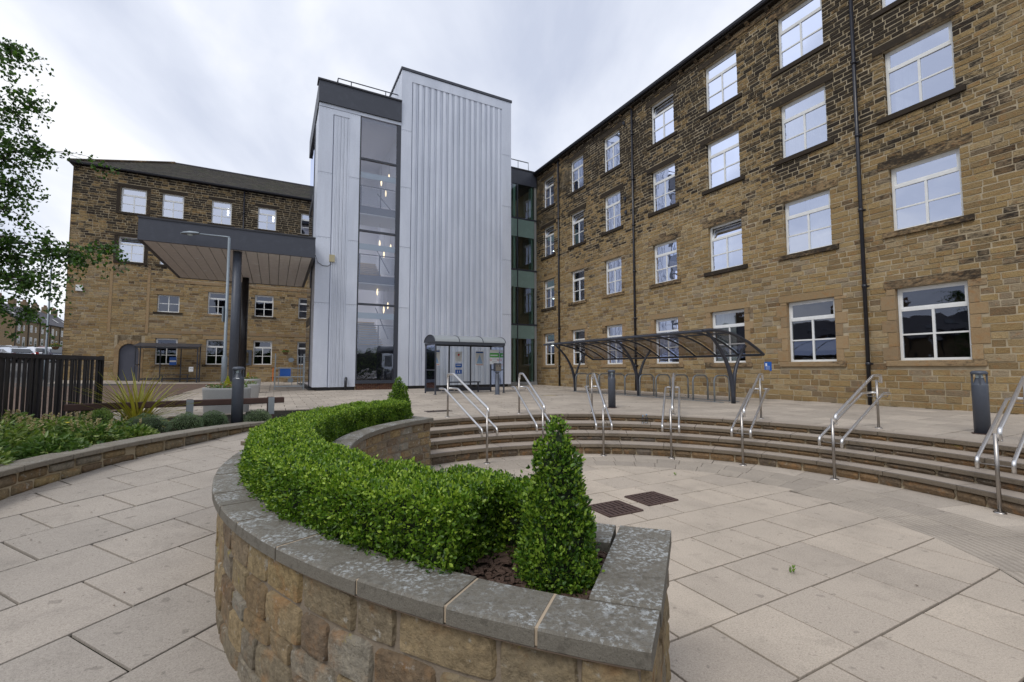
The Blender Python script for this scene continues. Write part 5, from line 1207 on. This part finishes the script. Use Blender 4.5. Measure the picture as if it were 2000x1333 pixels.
# ---------------------------------------------------------------- lamp posts, cameras, baskets, other street furniture
def lamp(x,y,z,h,label,arm=1.25,ang=PI):
    t=thing('street_lamp',label,'street lamp',(x,y,z),'grey street lamps left of the tower')
    MB().tube([(0,0,0),(0,0,1.5),(0,0,1.58),(0,0,h)],[.10,.10,.06,.05],12).obj('column','lamp',t,True); d=Vector((math.cos(ang),math.sin(ang),0))
    MB().tube([(0,0,h-.05),(0,0,h+.02),tuple(d*.15+Vector((0,0,h+.05))),tuple(d*arm+Vector((0,0,h+.17)))],.032,8).obj('arm','lamp',t,True)
    m=MB(); P=[]
    for s,w,hh in((0,.05,.05),(.12,.10,.075),(.35,.15,.10),(.6,.13,.075),(.75,.03,.02)): P.append((s,w,hh))
    V=[];F=[];n=12;sd=Vector((-d.y,d.x,0))
    for s,w,hh in P:
        for k in range(n): a=2*PI*k/n; V.append(d*(arm-.05+s)+sd*w*math.cos(a)+Vector((0,0,h+.18+hh*math.sin(a)*(1 if math.sin(a)>0 else .45))))
    for i in range(4):
        for k in range(n): F.append((i*n+k,i*n+(k+1)%n,(i+1)*n+(k+1)%n,(i+1)*n+k))
    m.add(V,F).obj('lantern','lamp',t,True); MB().lathe([(.1,0),(.09,-.03),(0,-.045)],tuple(d*(arm+.32)+Vector((0,0,h+.145))),12).obj('lens','frost',t,True); return t
l1=lamp(-11.25,17.65,TOP,6.25,'grey street lamp with curved head in front of the canopy'); bx(lambda s,z,d:(s,d,z),-.10,-.06,2.9,3.5,-.12,.02).obj('sign_back','lamp',l1)
lamp(-29.9,28.9,1.0,8.3,'grey street lamp beyond the fence beside the birch leaves',.35)
def cctv(p,d,label,mt='dome',cable=None,box=None):
    t=thing('security_camera',label,'security camera',p); d=Vector(d)
    MB().tube([(0,0,.12),tuple(-d*.40+Vector((0,0,.05)))],.035,8).obj('bracket','dome',t); MB().lathe([(0,.16),(.05,.15),(.09,.06),(.15,.0),(.15,-.04)],(0,0,0),16).obj('housing',mt,t,True); MB().lathe([(.14,-.04),(.11,-.11),(.06,-.15),(0,-.16)],(0,0,0),16).obj('dome','blackg',t,True)
    if cable: MB().tube([tuple(Vector(c)-Vector(p)) for c in cable],.014,6).obj('cable','black',t)
    if box: o=MB(); o.hexa([tuple(Vector(c)-Vector(p)) for c in box]); o.obj('junction_box','beige',t)
Mt_=lambda s,z,d:uv(U0+d,s,z)
c0=Mt_(1.45,7.15,-.38)
cctv(c0,(Vv.x*-.3+Uv.x*-.6,Vv.y*-.3-.5,0),'white dome camera with black cable on the silver tower corner',cable=[Mt_(1.6,7.15,-.3),Mt_(1.72,6.85,-.1),Mt_(1.95,6.72,-.05),Mt_(2.2,6.72,-.05),Mt_(2.35,6.85,-.05)],box=[Mt_(2.25,6.95,-.08),Mt_(2.5,6.95,-.08),Mt_(2.5,6.95,-.02),Mt_(2.25,6.95,-.02),Mt_(2.25,7.3,-.08),Mt_(2.5,7.3,-.08),Mt_(2.5,7.3,-.02),Mt_(2.25,7.3,-.02)])
cctv(uv(38.8,-12.5,6.95),(-.885,-.466,0),'white dome camera on the left corner of the side block')
def basket(p,label):
    t=thing('hanging_basket',label,'hanging basket',p,'hanging baskets on the stone walls'); MB().lathe([(0,-.2),(.13,-.17),(.19,-.02),(.2,0)],(0,0,0),14).obj('basket',mat('brown_basket',(.16,.09,.05),.9),t,True); n=500
    a=RNG.random(n)*2*PI; q=np.sqrt(RNG.random(n))*.27; P=np.stack([q*np.cos(a),q*np.sin(a),.1-.5*q+RNG.random(n)*.15],1); leaves('leaves','fern',t,P,nrm(np.stack([np.cos(a),np.sin(a),.5+0*a],1)),.05,.5,.8,.2,.6)
    for mt in('redf','yel','pink'):
        m=MB()
        for _ in range(12): aa=random.uniform(0,6.28); qq=random.uniform(0,.27); m.lathe([(0,0),(.03,.015),(0,.025)],(qq*math.cos(aa),qq*math.sin(aa),.14-.4*qq+.08),7)
        m.obj('flowers',mt,t)
    MB().tube([(0,0,.0),(0,0,.4),(.0,.35,.45)],.01,5).obj('hanger','black',t)
basket(uv(38.6,.75,2.95),'hanging basket with red flowers above the metal trolley'); basket(uv(38.9,-12.35,3.1),'hanging basket with purple flowers at the left corner of the side block')
def noticeframe():
    Mp=lambda s,z,d:uv(39+d,s,z); t=thing('notice_frame','dark blue grey notice board frame on the side block wall','notice board',Mp(-2.1,2.3,-.06)); O=Vector(t.location); m=MB(); a,b,c,d=-2.95,-1.5,1.95,3.1
    for q in((a,b,c,c+.14),(a,b,d-.14,d),(a,a+.2,c+.14,d-.14),(b-.2,b,c+.14,d-.14)): bx(lambda s,z,e:tuple(Vector(Mp(s,z,e))-O),*q,-.09,-.03,m)
    m.obj('frame','navy',t); quad(lambda s,z,e:tuple(Vector(Mp(s,z,e))-O),a+.2,b-.2,c+.14,d-.14,-.05,'glass_clear','pane',t)
noticeframe()
def shelter2():
    Mp=lambda s,z,d:uv(37.3+d,s,z); t=thing('lean_to_shelter','open grey framed shelter against the side block beside the arched door','shelter',(0,0,0)); s0,s1=-8.0,-4.65; b=.9
    for s in(s0,s1):
        MB().tube([Mp(s,b-.15,0),Mp(s,3.05,0)],.04,8).obj('post','frame',t); MB().tube([Mp(s,b-.15,1.2),Mp(s,3.25,1.2)],.04,8).obj('post','frame',t); bx(Mp,s-.03,s+.03,1.95,2.0,.04,1.16).obj('mid_rail','frame',t)
    for s in(-6.9,-5.75): MB().tube([Mp(s,b-.15,1.2),Mp(s,3.2,1.2)],.035,8).obj('post','frame',t)
    bx(Mp,s0-.05,s1+.05,3.05,3.15,-.05,.05).obj('front_beam','frame',t); bx(Mp,s0,s1,.95,1.05,1.16,1.24).obj('kick_rail','frame',t)
    MB().add([Mp(s0-.1,3.16,-.15),Mp(s1+.1,3.16,-.15),Mp(s1+.1,3.42,1.3),Mp(s0-.1,3.42,1.3),Mp(s0-.1,3.20,-.15),Mp(s1+.1,3.20,-.15),Mp(s1+.1,3.46,1.3),Mp(s0-.1,3.46,1.3)],[(0,1,2,3),(7,6,5,4),(0,4,5,1),(1,5,6,2),(2,6,7,3),(3,7,4,0)]).obj('roof','frame',t)
    bx(Mp,-6.8,-5.2,1.25,1.30,.75,1.1).obj('bench_seat','frame',t)
    for s in(-6.7,-5.3): bx(Mp,s-.03,s+.03,.75,1.25,.88,.96).obj('bench_leg','frame',t)
    o=bx(Mp,-6.38,-5.98,1.95,2.5,1.10,1.13).obj('blue_notice','blue',t); bx(Mp,-6.36,-6.0,2.16,2.27,1.09,1.098).obj('white_band','signw',o)
    o=bx(Mp,-5.1,-4.85,1.5,1.82,-.1,.0).obj('ash_box','dome',t); bx(Mp,-5.04,-5.0,1.68,1.72,-.105,-.101).obj('slot','blackg',o); bx(Mp,-4.94,-4.9,1.68,1.72,-.105,-.101).obj('slot','blackg',o)
shelter2()
def cage():
    Mp=lambda s,z,d:uv(24.1+d,s,z); t=thing('metal_trolley','tall tubular metal trolley with blue panel beside the tower','trolley',uv(24.5,.7,.66)); O=Vector(t.location); Mq=lambda s,z,d:tuple(Vector(Mp(s,z,d))-O); s0,s1=.05,1.30
    for s in(s0,s1):
        for d in(0,.75): MB().tube([Mq(s,.7,d),Mq(s,2.42,d)],.028,8).obj('post','galv',t)
    for s in(s1-.12,s1-.24): MB().tube([Mq(s,.9,.75),Mq(s,2.4,.75)],.018,6).obj('side_bar','galv',t)
    for z in(.85,1.30,1.72):
        for d in(0,.75): MB().tube([Mq(s0,z,d),Mq(s1,z,d)],.02,6).obj('rail','galv',t)
    for z in(.85,1.3,1.72):
        for s in(s0,s1): MB().tube([Mq(s,z,0),Mq(s,z,.75)],.02,6).obj('rail','galv',t)
    bx(Mq,.25,.72,1.34,1.70,.2,.24).obj('blue_panel','blue',t); MB().tube([Mq(.2,.9,.2),Mq(.2,1.76,.2),Mq(.78,1.76,.2),Mq(.78,.9,.2)],.015,6).obj('inner_frame','galv',t)
    for z in(2.12,1.15):
        MB().add([Mq(.72+.13*math.cos(a),z+.11*math.sin(a),.1) for a in np.linspace(0,2*PI,21)[:-1]],[tuple(range(20))]).obj('grey_disc','lamp',t)
    m=bx(Mq,-.06,-.02,1.1,1.75,.3,.5).obj('orange_cloth','orange',t)
cage()
def wallsign(u,z,w,h,label):
    Mp=lambda s,zz,d:uv(s,15.5+d,zz); t=thing('blue_wall_sign',label,'wall sign',Mp(u,z,-.05),'small blue signs on the mill wall'); O=Vector(t.location); Mq=lambda s,zz,d:tuple(Vector(Mp(s,zz,d))-O)
    bx(Mq,u-w,u,z,z+h,-.012,.0).obj('plate','blue',t); bx(Mq,u-.10,u-.04,z+h-.15,z+h-.05,-.016,-.0125).obj('white_symbol','signw',t)
    for k in range(4): bx(Mq,u-w+.06,u-.05,z+.06+k*.035,z+.068+k*.035,-.016,-.0125).obj('text_line','signw',t)
wallsign(10.05,1.62,.26,.32,'small square blue sign with white text on the mill wall between two windows'); wallsign(16.72,1.60,.22,.36,'small blue sign beside the middle downpipe behind the cycle shelter')
def gully():
    for k in range(2):
        u=10.75+k*.22; t=thing('slot_drain',['nearer dark slot drain beside the first handrail','further dark slot drain beside the first handrail'][k],'slot drain',uv(u,3.65,TOP),'slot drains beside the first handrail'); f=lambda a,b,c:(Uv.x*a+Vv.x*b,Uv.y*a+Vv.y*b,c)
        MB().box(-.05,.05,-.32,.32,-.002,.008,0,f).obj('channel','blackg',t); m=MB()
        for i in range(17): m.box(-.045,.045,-.31+i*.038,-.31+i*.038+.014,.0085,.012,0,f)
        m.obj('bars','iron',t)
gully()
x_,y_,_=uv(15.2,9.7); c_=thing('manhole_cover','round pale cover set in the terrace paving','manhole cover',(x_,y_,TOP)); MB().lathe([(0,.006),(.27,.006),(.30,.001)],(0,0,0),28).obj('lid',mat('pale_cover',(.40,.33,.22),.8),c_); MB().lathe([(.30,.001),(.305,.007),(.34,.007),(.345,.0)],(0,0,0),28).obj('rim','coping2',c_)
# weeds, litter
def weed(x,y,z,label,s=1.):
    t=thing('joint_weed',label,'weed',(x,y,z),'weeds in the paving joints'); n=26; a=RNG.random(n)*2*PI; P=np.stack([.01*np.cos(a)*s,.01*np.sin(a)*s,RNG.random(n)*.05*s],1); leaves('leaves','bush',t,P,nrm(np.stack([np.cos(a),np.sin(a),.8+0*a],1)),.028*s,.35,.8,.5,.4)
weed(2.33,3.86,0,'small green weed in a paving joint of the lower court'); weed(-4.95,4.35,zpath(-4.95,4.35),'weed at the foot of the low wall'); weed(2.6,7.3,0,'tiny weed at the edge of the corduroy ring',.8)
def litter():
    m=MB()
    for _ in range(900):
        q=random.random()
        if q<.55: u,v=random.gauss(23,2.2),random.gauss(13.2,1.3)
        elif q<.8: u,v=random.uniform(9,23),random.uniform(3,15)
        else: u,v=random.uniform(11,18),random.uniform(14.2,15.4)
        if v>15.4 or (u>23.4 and v<12.6): continue
        if math.hypot(uv(u,v)[0]-S0[0],uv(u,v)[1]-S0[1])<6.3: continue
        x,y,_=uv(u,v); c=Vector((x,y,TOP+.006)); qd=Matrix.Rotation(random.uniform(0,6.28),3,'Z'); l=random.uniform(.015,.045)
        m.add([tuple(c+qd@Vector(p)) for p in((-l,0,0),(0,l*.5,.006),(l,0,.003),(0,-l*.5,.008))],[(0,1,2,3)],random.random())
    for _ in range(70):
        x,y=random.choice([(random.uniform(-.8,5.5),random.uniform(2.5,8.6)),(random.uniform(-4.8,-2.6),random.uniform(2.5,8))]); z=.006 if x>-1.2 else zpath(x,y)+.007
        if x>-1.2 and (math.hypot(x-S0[0],y-S0[1])>4.3 or math.hypot(x-C0[0],y-C0[1])>3.5): continue
        c=Vector((x,y,z)); qd=Matrix.Rotation(random.uniform(0,6.28),3,'Z'); l=random.uniform(.006,.016)
        m.add([tuple(c+qd@Vector(p)) for p in((-l,0,0),(0,l*.5,.003),(l,0,.002),(0,-l*.5,.004))],[(0,1,2,3)],random.random())
    tag(m.obj('fallen_leaves','litter'),kind='stuff')
litter()
# ---------------------------------------------------------------- birch
def birch():
    t=thing('birch_tree','silver birch whose leafy branches hang in from the left edge','tree',(-10.2,6.3,.9)); O=np.array(t.location)
    MB().tube([(0,0,-.4),(.1,0,2),(0,.15,4.5),(.15,.1,7),(.1,.1,9)],[.19,.16,.12,.08,.03],12).obj('trunk','trunk',t,True)
    P=[];B=MB()
    def branch(p0,p1,sag,rad,n=9):
        q=[Vector(p0).lerp(Vector(p1),i/n)+Vector((0,0,-sag*((i/n)**2)+sag*.6*math.sin(PI*i/n))) for i in range(n+1)]
        B.tube(q,[rad*(1-.85*i/n) for i in range(n+1)],6); return q
    # main boughs end where the leaf masses hang (world points)
    ends=[(-8.0,6.9,7.15,1.),(-7.85,7.1,6.3,1.),(-7.8,7.2,5.6,1.),(-8.0,7.0,5.0,.8),(-8.0,7.0,4.6,.9),(-7.9,6.9,4.1,.8),(-7.35,7.4,3.85,.8),(-7.0,7.6,4.1,.6),(-7.5,7.0,3.4,.9),(-7.7,7.1,2.9,.75),(-8.3,6.8,5.9,1.),(-8.8,6.2,6.8,1.2),(-8.9,6.0,5,1.2),(-8.8,6.4,3.9,1.1),(-9.3,5.4,7.8,1.3),(-10.2,5.3,6,1.4),(-11.4,6.6,6,1.5),(-10.3,7.6,6.6,1.5),(-10.2,6.3,8.6,1.3),(-9.6,7.4,5.0,1.2)]
    for x,y,z,r in ends:
        e=Vector((x,y,z))-Vector(O); s=Vector((0,0,max(1.6,e.z*.62))); q=branch(s,e,.35,.028)
        for k in range(int(34*r)):
            a=q[min(len(q)-1,int(3.5+6.5*random.random()**.7))]; d=Vector((random.gauss(0,.40),random.gauss(0,.42),random.uniform(-.55,.30)))*r; tw=branch(a,a+d,.16,.0055,5)
            for i in range(44):
                c=tw[random.randint(1,5)]+Vector((random.gauss(0,.05),random.gauss(0,.05),random.gauss(-.02,.045))); P.append(tuple(c))
    B.obj('branches','twig',t)
    P=np.array(P); leaves('crown','birch',t,P,nrm(RNG.normal(size=P.shape)),.066,.75,.4,.0,.6,drop=.5,quad=False)
birch()
# ---------------------------------------------------------------- parked cars
def car(u,v,z,col,label,L=4.2,Hh=1.45,rz=0.,est=False):
    m=mat('car_paint_'+label.split()[0],col,.25,.3); m.node_tree.nodes['Principled BSDF'].inputs['Coat Weight'].default_value=.6
    x,y,_=uv(u,v); t=thing('parked_car',label,'car',(x,y,z),'cars in the car park behind the fence',rz)
    h=Hh; w=.86
    if est: prof=[(-L/2,.35),(-L/2,.8),(-L/2+.10,.95),(-L/2+.35,h-.08),(-L/2+.7,h),(.25,h),(.95,.98),(L/2-.25,.82),(L/2,.6),(L/2,.3)]
    else: prof=[(-L/2,.35),(-L/2,.85),(-L/2+.15,.98),(-L/2+.6,h-.06),(-L/2+1.0,h),(.2,h),(.95,.98),(L/2-.3,.82),(L/2,.6),(L/2,.3)]
    n=len(prof); V=[];F=[]
    for sg,k in((-1,1),(1,1)):
        for a,b in prof: V.append((a,sg*w*(1-.20*max(0,(b-.9)/(h-.9))),b))
    V2=V; F=[tuple(range(n)),tuple(range(2*n-1,n-1,-1))]+[(i,(i+1)%n,n+(i+1)%n,n+i) for i in range(n)]
    o=link('body',mkmesh('body',V2,F,m),t); bevel(o,.06,3)
    for sg in(-1,1):
        yy=lambda b:sg*(w*(1-.20*max(0,(b-.9)/(h-.9)))+.006); a0=-L/2+.55; 
        for p0,p1,q0,q1 in((a0,-.25,a0+.22,-.25),(-.18,.80,-.18,.28)): MB().add([(p0,yy(1.0),1.0),(p1,yy(1.0),1.0),(q1,yy(h-.1),h-.1),(q0,yy(h-.1),h-.1)],[(0,1,2,3)]).obj('side_window','carglass',t)
        for a in(-L/2+.8,L/2-.85):
            wh=MB().tube([(a,sg*(w-.20),.31),(a,sg*(w+.01),.31)],.31,18).obj('wheel','tyre',t,True); MB().tube([(a,sg*(w-.05),.31),(a,sg*(w+.018),.31)],.19,12).obj('rim','galv',wh)
        bx(lambda s,z_,d:(s,sg*d,z_),-L/2-.012,-L/2+.05,.75,.95,w-.30,w-.08).obj('tail_light','red',t); bx(lambda s,z_,d:(s,sg*d,z_),L/2-.07,L/2+.008,.58,.70,w-.34,w-.1).obj('headlight','dome',t)
    MB().add([(.98,-w+.12,1.0),(.98,w-.12,1.0),(.30,w-.25,h-.03),(.30,-w+.25,h-.03)],[(0,1,2,3)]).obj('windscreen','carglass',t).location=(.02,0,.02)
    MB().add([(prof[2][0]-.0,-w+.12,1.02),(prof[2][0]-.0,w-.12,1.02),(prof[3][0]-.02,w-.25,h-.1),(prof[3][0]-.02,-w+.25,h-.1)],[(0,1,2,3)]).obj('rear_window','carglass',t).location=(-.03,0,.02)
def carpos(px,Y): x=(px-1000)/880*Y; return (-.4664*x+.8846*Y,.8846*x+.4664*Y,zfar(x,Y))
for px,Y,c,l,rz,e in((22,43,(.55,.60,.68),'silver hatchback nearest behind the black fence',PI-.35,False),(2,50,(.75,.76,.78),'white car behind the silver hatchback',-.4,False),(47,49,(.06,.06,.07),'dark car with pale roof rails between silver and white cars',-.4,True),(72,47,(.74,.76,.79),'white car at the foot of the far street lamp',2.7,False),(103,52,(.13,.018,.025),'dark red estate car beside the side block',-.4,True),(112,46,(.03,.045,.09),'dark blue car bonnet beside the side block corner',-.5,False)):
    u,v,z=carpos(px,Y); car(u,v,z-.15,c,l,rz=rz,est=e)
# ---------------------------------------------------------------- terraces
def row_houses(label,u0,v0,n,zb,wd=4.9,dep=8.,he=5.4,hr=3.2,ax='u',mir=1,grp=None,nm='terraced_houses'):
    t=thing(nm,label,'terraced houses',(0,0,0),grp)
    f=(lambda s,d,z:uv(u0+s,v0-d,z)) if ax=='u' else (lambda s,d,z:(u0-d,v0+s,z)); L=n*wd
    zb_=lambda s:zb
    o=MB().hexa([f(0,0,zb-3),f(L,0,zb-3),f(L,dep,zb-3),f(0,dep,zb-3),f(0,0,zb+he),f(L,0,zb+he),f(L,dep,zb+he),f(0,dep,zb+he)]).obj('wall','terrace',t)
    MB().add([f(0,0,zb+he),f(0,dep,zb+he),f(0,dep/2,zb+he+hr),f(L,0,zb+he),f(L,dep,zb+he),f(L,dep/2,zb+he+hr)],[(0,1,2),(3,5,4)]).obj('gable','terrace',t)
    m=MB(); e=.3
    for a,b in((-e,dep/2),(dep+e,dep/2)):
        za=zb+he-.12; zr=zb+he+hr+.06; m.hexa([f(-.15,a,za),f(L+.15,a,za),f(L+.15,b,zr),f(-.15,b,zr),f(-.15,a,za+.14),f(L+.15,a,za+.14),f(L+.15,b,zr+.14),f(-.15,b,zr+.14)])
    ro=m.obj('roof','slate2',t)
    for i in range(n):
        s=(i+1)*wd-.5 if i<n else 0
        c=MB().hexa([f(s-.9,dep/2-.4,zb+he+hr-.8),f(s+.5,dep/2-.4,zb+he+hr-.8),f(s+.5,dep/2+.4,zb+he+hr-.8),f(s-.9,dep/2+.4,zb+he+hr-.8),f(s-.9,dep/2-.4,zb+he+hr+1.5),f(s+.5,dep/2-.4,zb+he+hr+1.5),f(s+.5,dep/2+.4,zb+he+hr+1.5),f(s-.9,dep/2+.4,zb+he+hr+1.5)]).obj('chimney','terrace',ro)
        for k in range(4): MB().lathe([(.13,0),(.10,.45),(0,.45)],f(s-.7+k*.35,dep/2,zb+he+hr+1.5),8).obj('chimney_pot',mat('clay_pot',(.22,.12,.07),.9) if (i==0 and k==0 and 'clay_pot' not in M and not M.update(clay_pot=1)) else bpy.data.materials['clay_pot'],c)
        for a,b,w,h in((.9,3.2,.9,1.4),(3.0,3.3,.5,1.0),(.9,.8,1.0,1.4),(2.9,.2,.9,1.9)):
            ss=i*wd+a; MM=lambda s_,z_,d_:f(s_,d_,z_)
            wn=bx(MM,ss,ss+w,zb+b,zb+b+h,-.05,.02).obj('window','white',t); bx(MM,ss+.09,ss+w-.09,zb+b+.09,zb+b+h/2-.03,-.06,-.051).obj('pane','carglass',wn); bx(MM,ss+.09,ss+w-.09,zb+b+h/2+.03,zb+b+h-.09,-.06,-.051).obj('pane','carglass',wn)
        rl=MB().add([f(i*wd+1.5,.9,zb+he+hr*.28+.13),f(i*wd+2.4,.9,zb+he+hr*.28+.13),f(i*wd+2.4,1.9,zb+he+hr*.53+.13),f(i*wd+1.5,1.9,zb+he+hr*.53+.13)],[(0,1,2,3)]).obj('roof_light','skyb',ro); rl.data.materials[0]=M['carglass']
        MB().tube([f(i*wd+.1,-.08,zb),f(i*wd+.1,-.08,zb+he)],.07,6).obj('downpipe','black',t)
row_houses('row of stone terraced houses with slate roofs and chimneys at far left',117.5,-43.,6,5.7)
row_houses('stone terraced row across the road facing the mill, seen in its windows',-34.,-18.,9,.6,wd=5.2,ax='v',he=4.5,hr=2.2,grp=None)

# hedge added behind the camera in place of likely trees, darkening the glass reflections
def far_hedge():
    t=thing('added_hedge','tall dark hedge added behind the camera to darken the glass reflections','hedge',(0,-14,0)); MB().box(-26,24,-1,.2,0,4.2).obj('stems','boxcore',t)
    n=16000; P=np.stack([RNG.uniform(-26,24,n),np.where(RNG.random(n)<.8,.3,RNG.uniform(-1,.3,n))+RNG.normal(0,.15,n),RNG.uniform(0,4.5,n)],1); leaves('leaves','box',t,P,nrm(np.stack([0*P[:,0],1+0*P[:,0],.4+0*P[:,0]],1)),.22,.6,.8,.2,.6,quad=False)
far_hedge()

def bottle(th,r,label,h=.2):
    x,y,_=arcV(S0,th,r,0); t=thing('plastic_bottle',label,'bottle',(x,y,.497),'clear bottles left on the steps')
    MB().lathe([(0,0),(.03,0),(.032,.02),(.032,h*.62),(.012,h*.85),(.012,h*.95)],(0,0,0),14).obj('body','glass_clear',t,True); MB().lathe([(.014,h*.93),(.014,h),(0,h)],(0,0,0),12).obj('cap','skyb',t)
bottle(75.4,5.5,'clear plastic bottle on the second step down, left of its twin',.17); bottle(74.6,5.52,'clear plastic bottle on the second step down, right of its twin',.2)
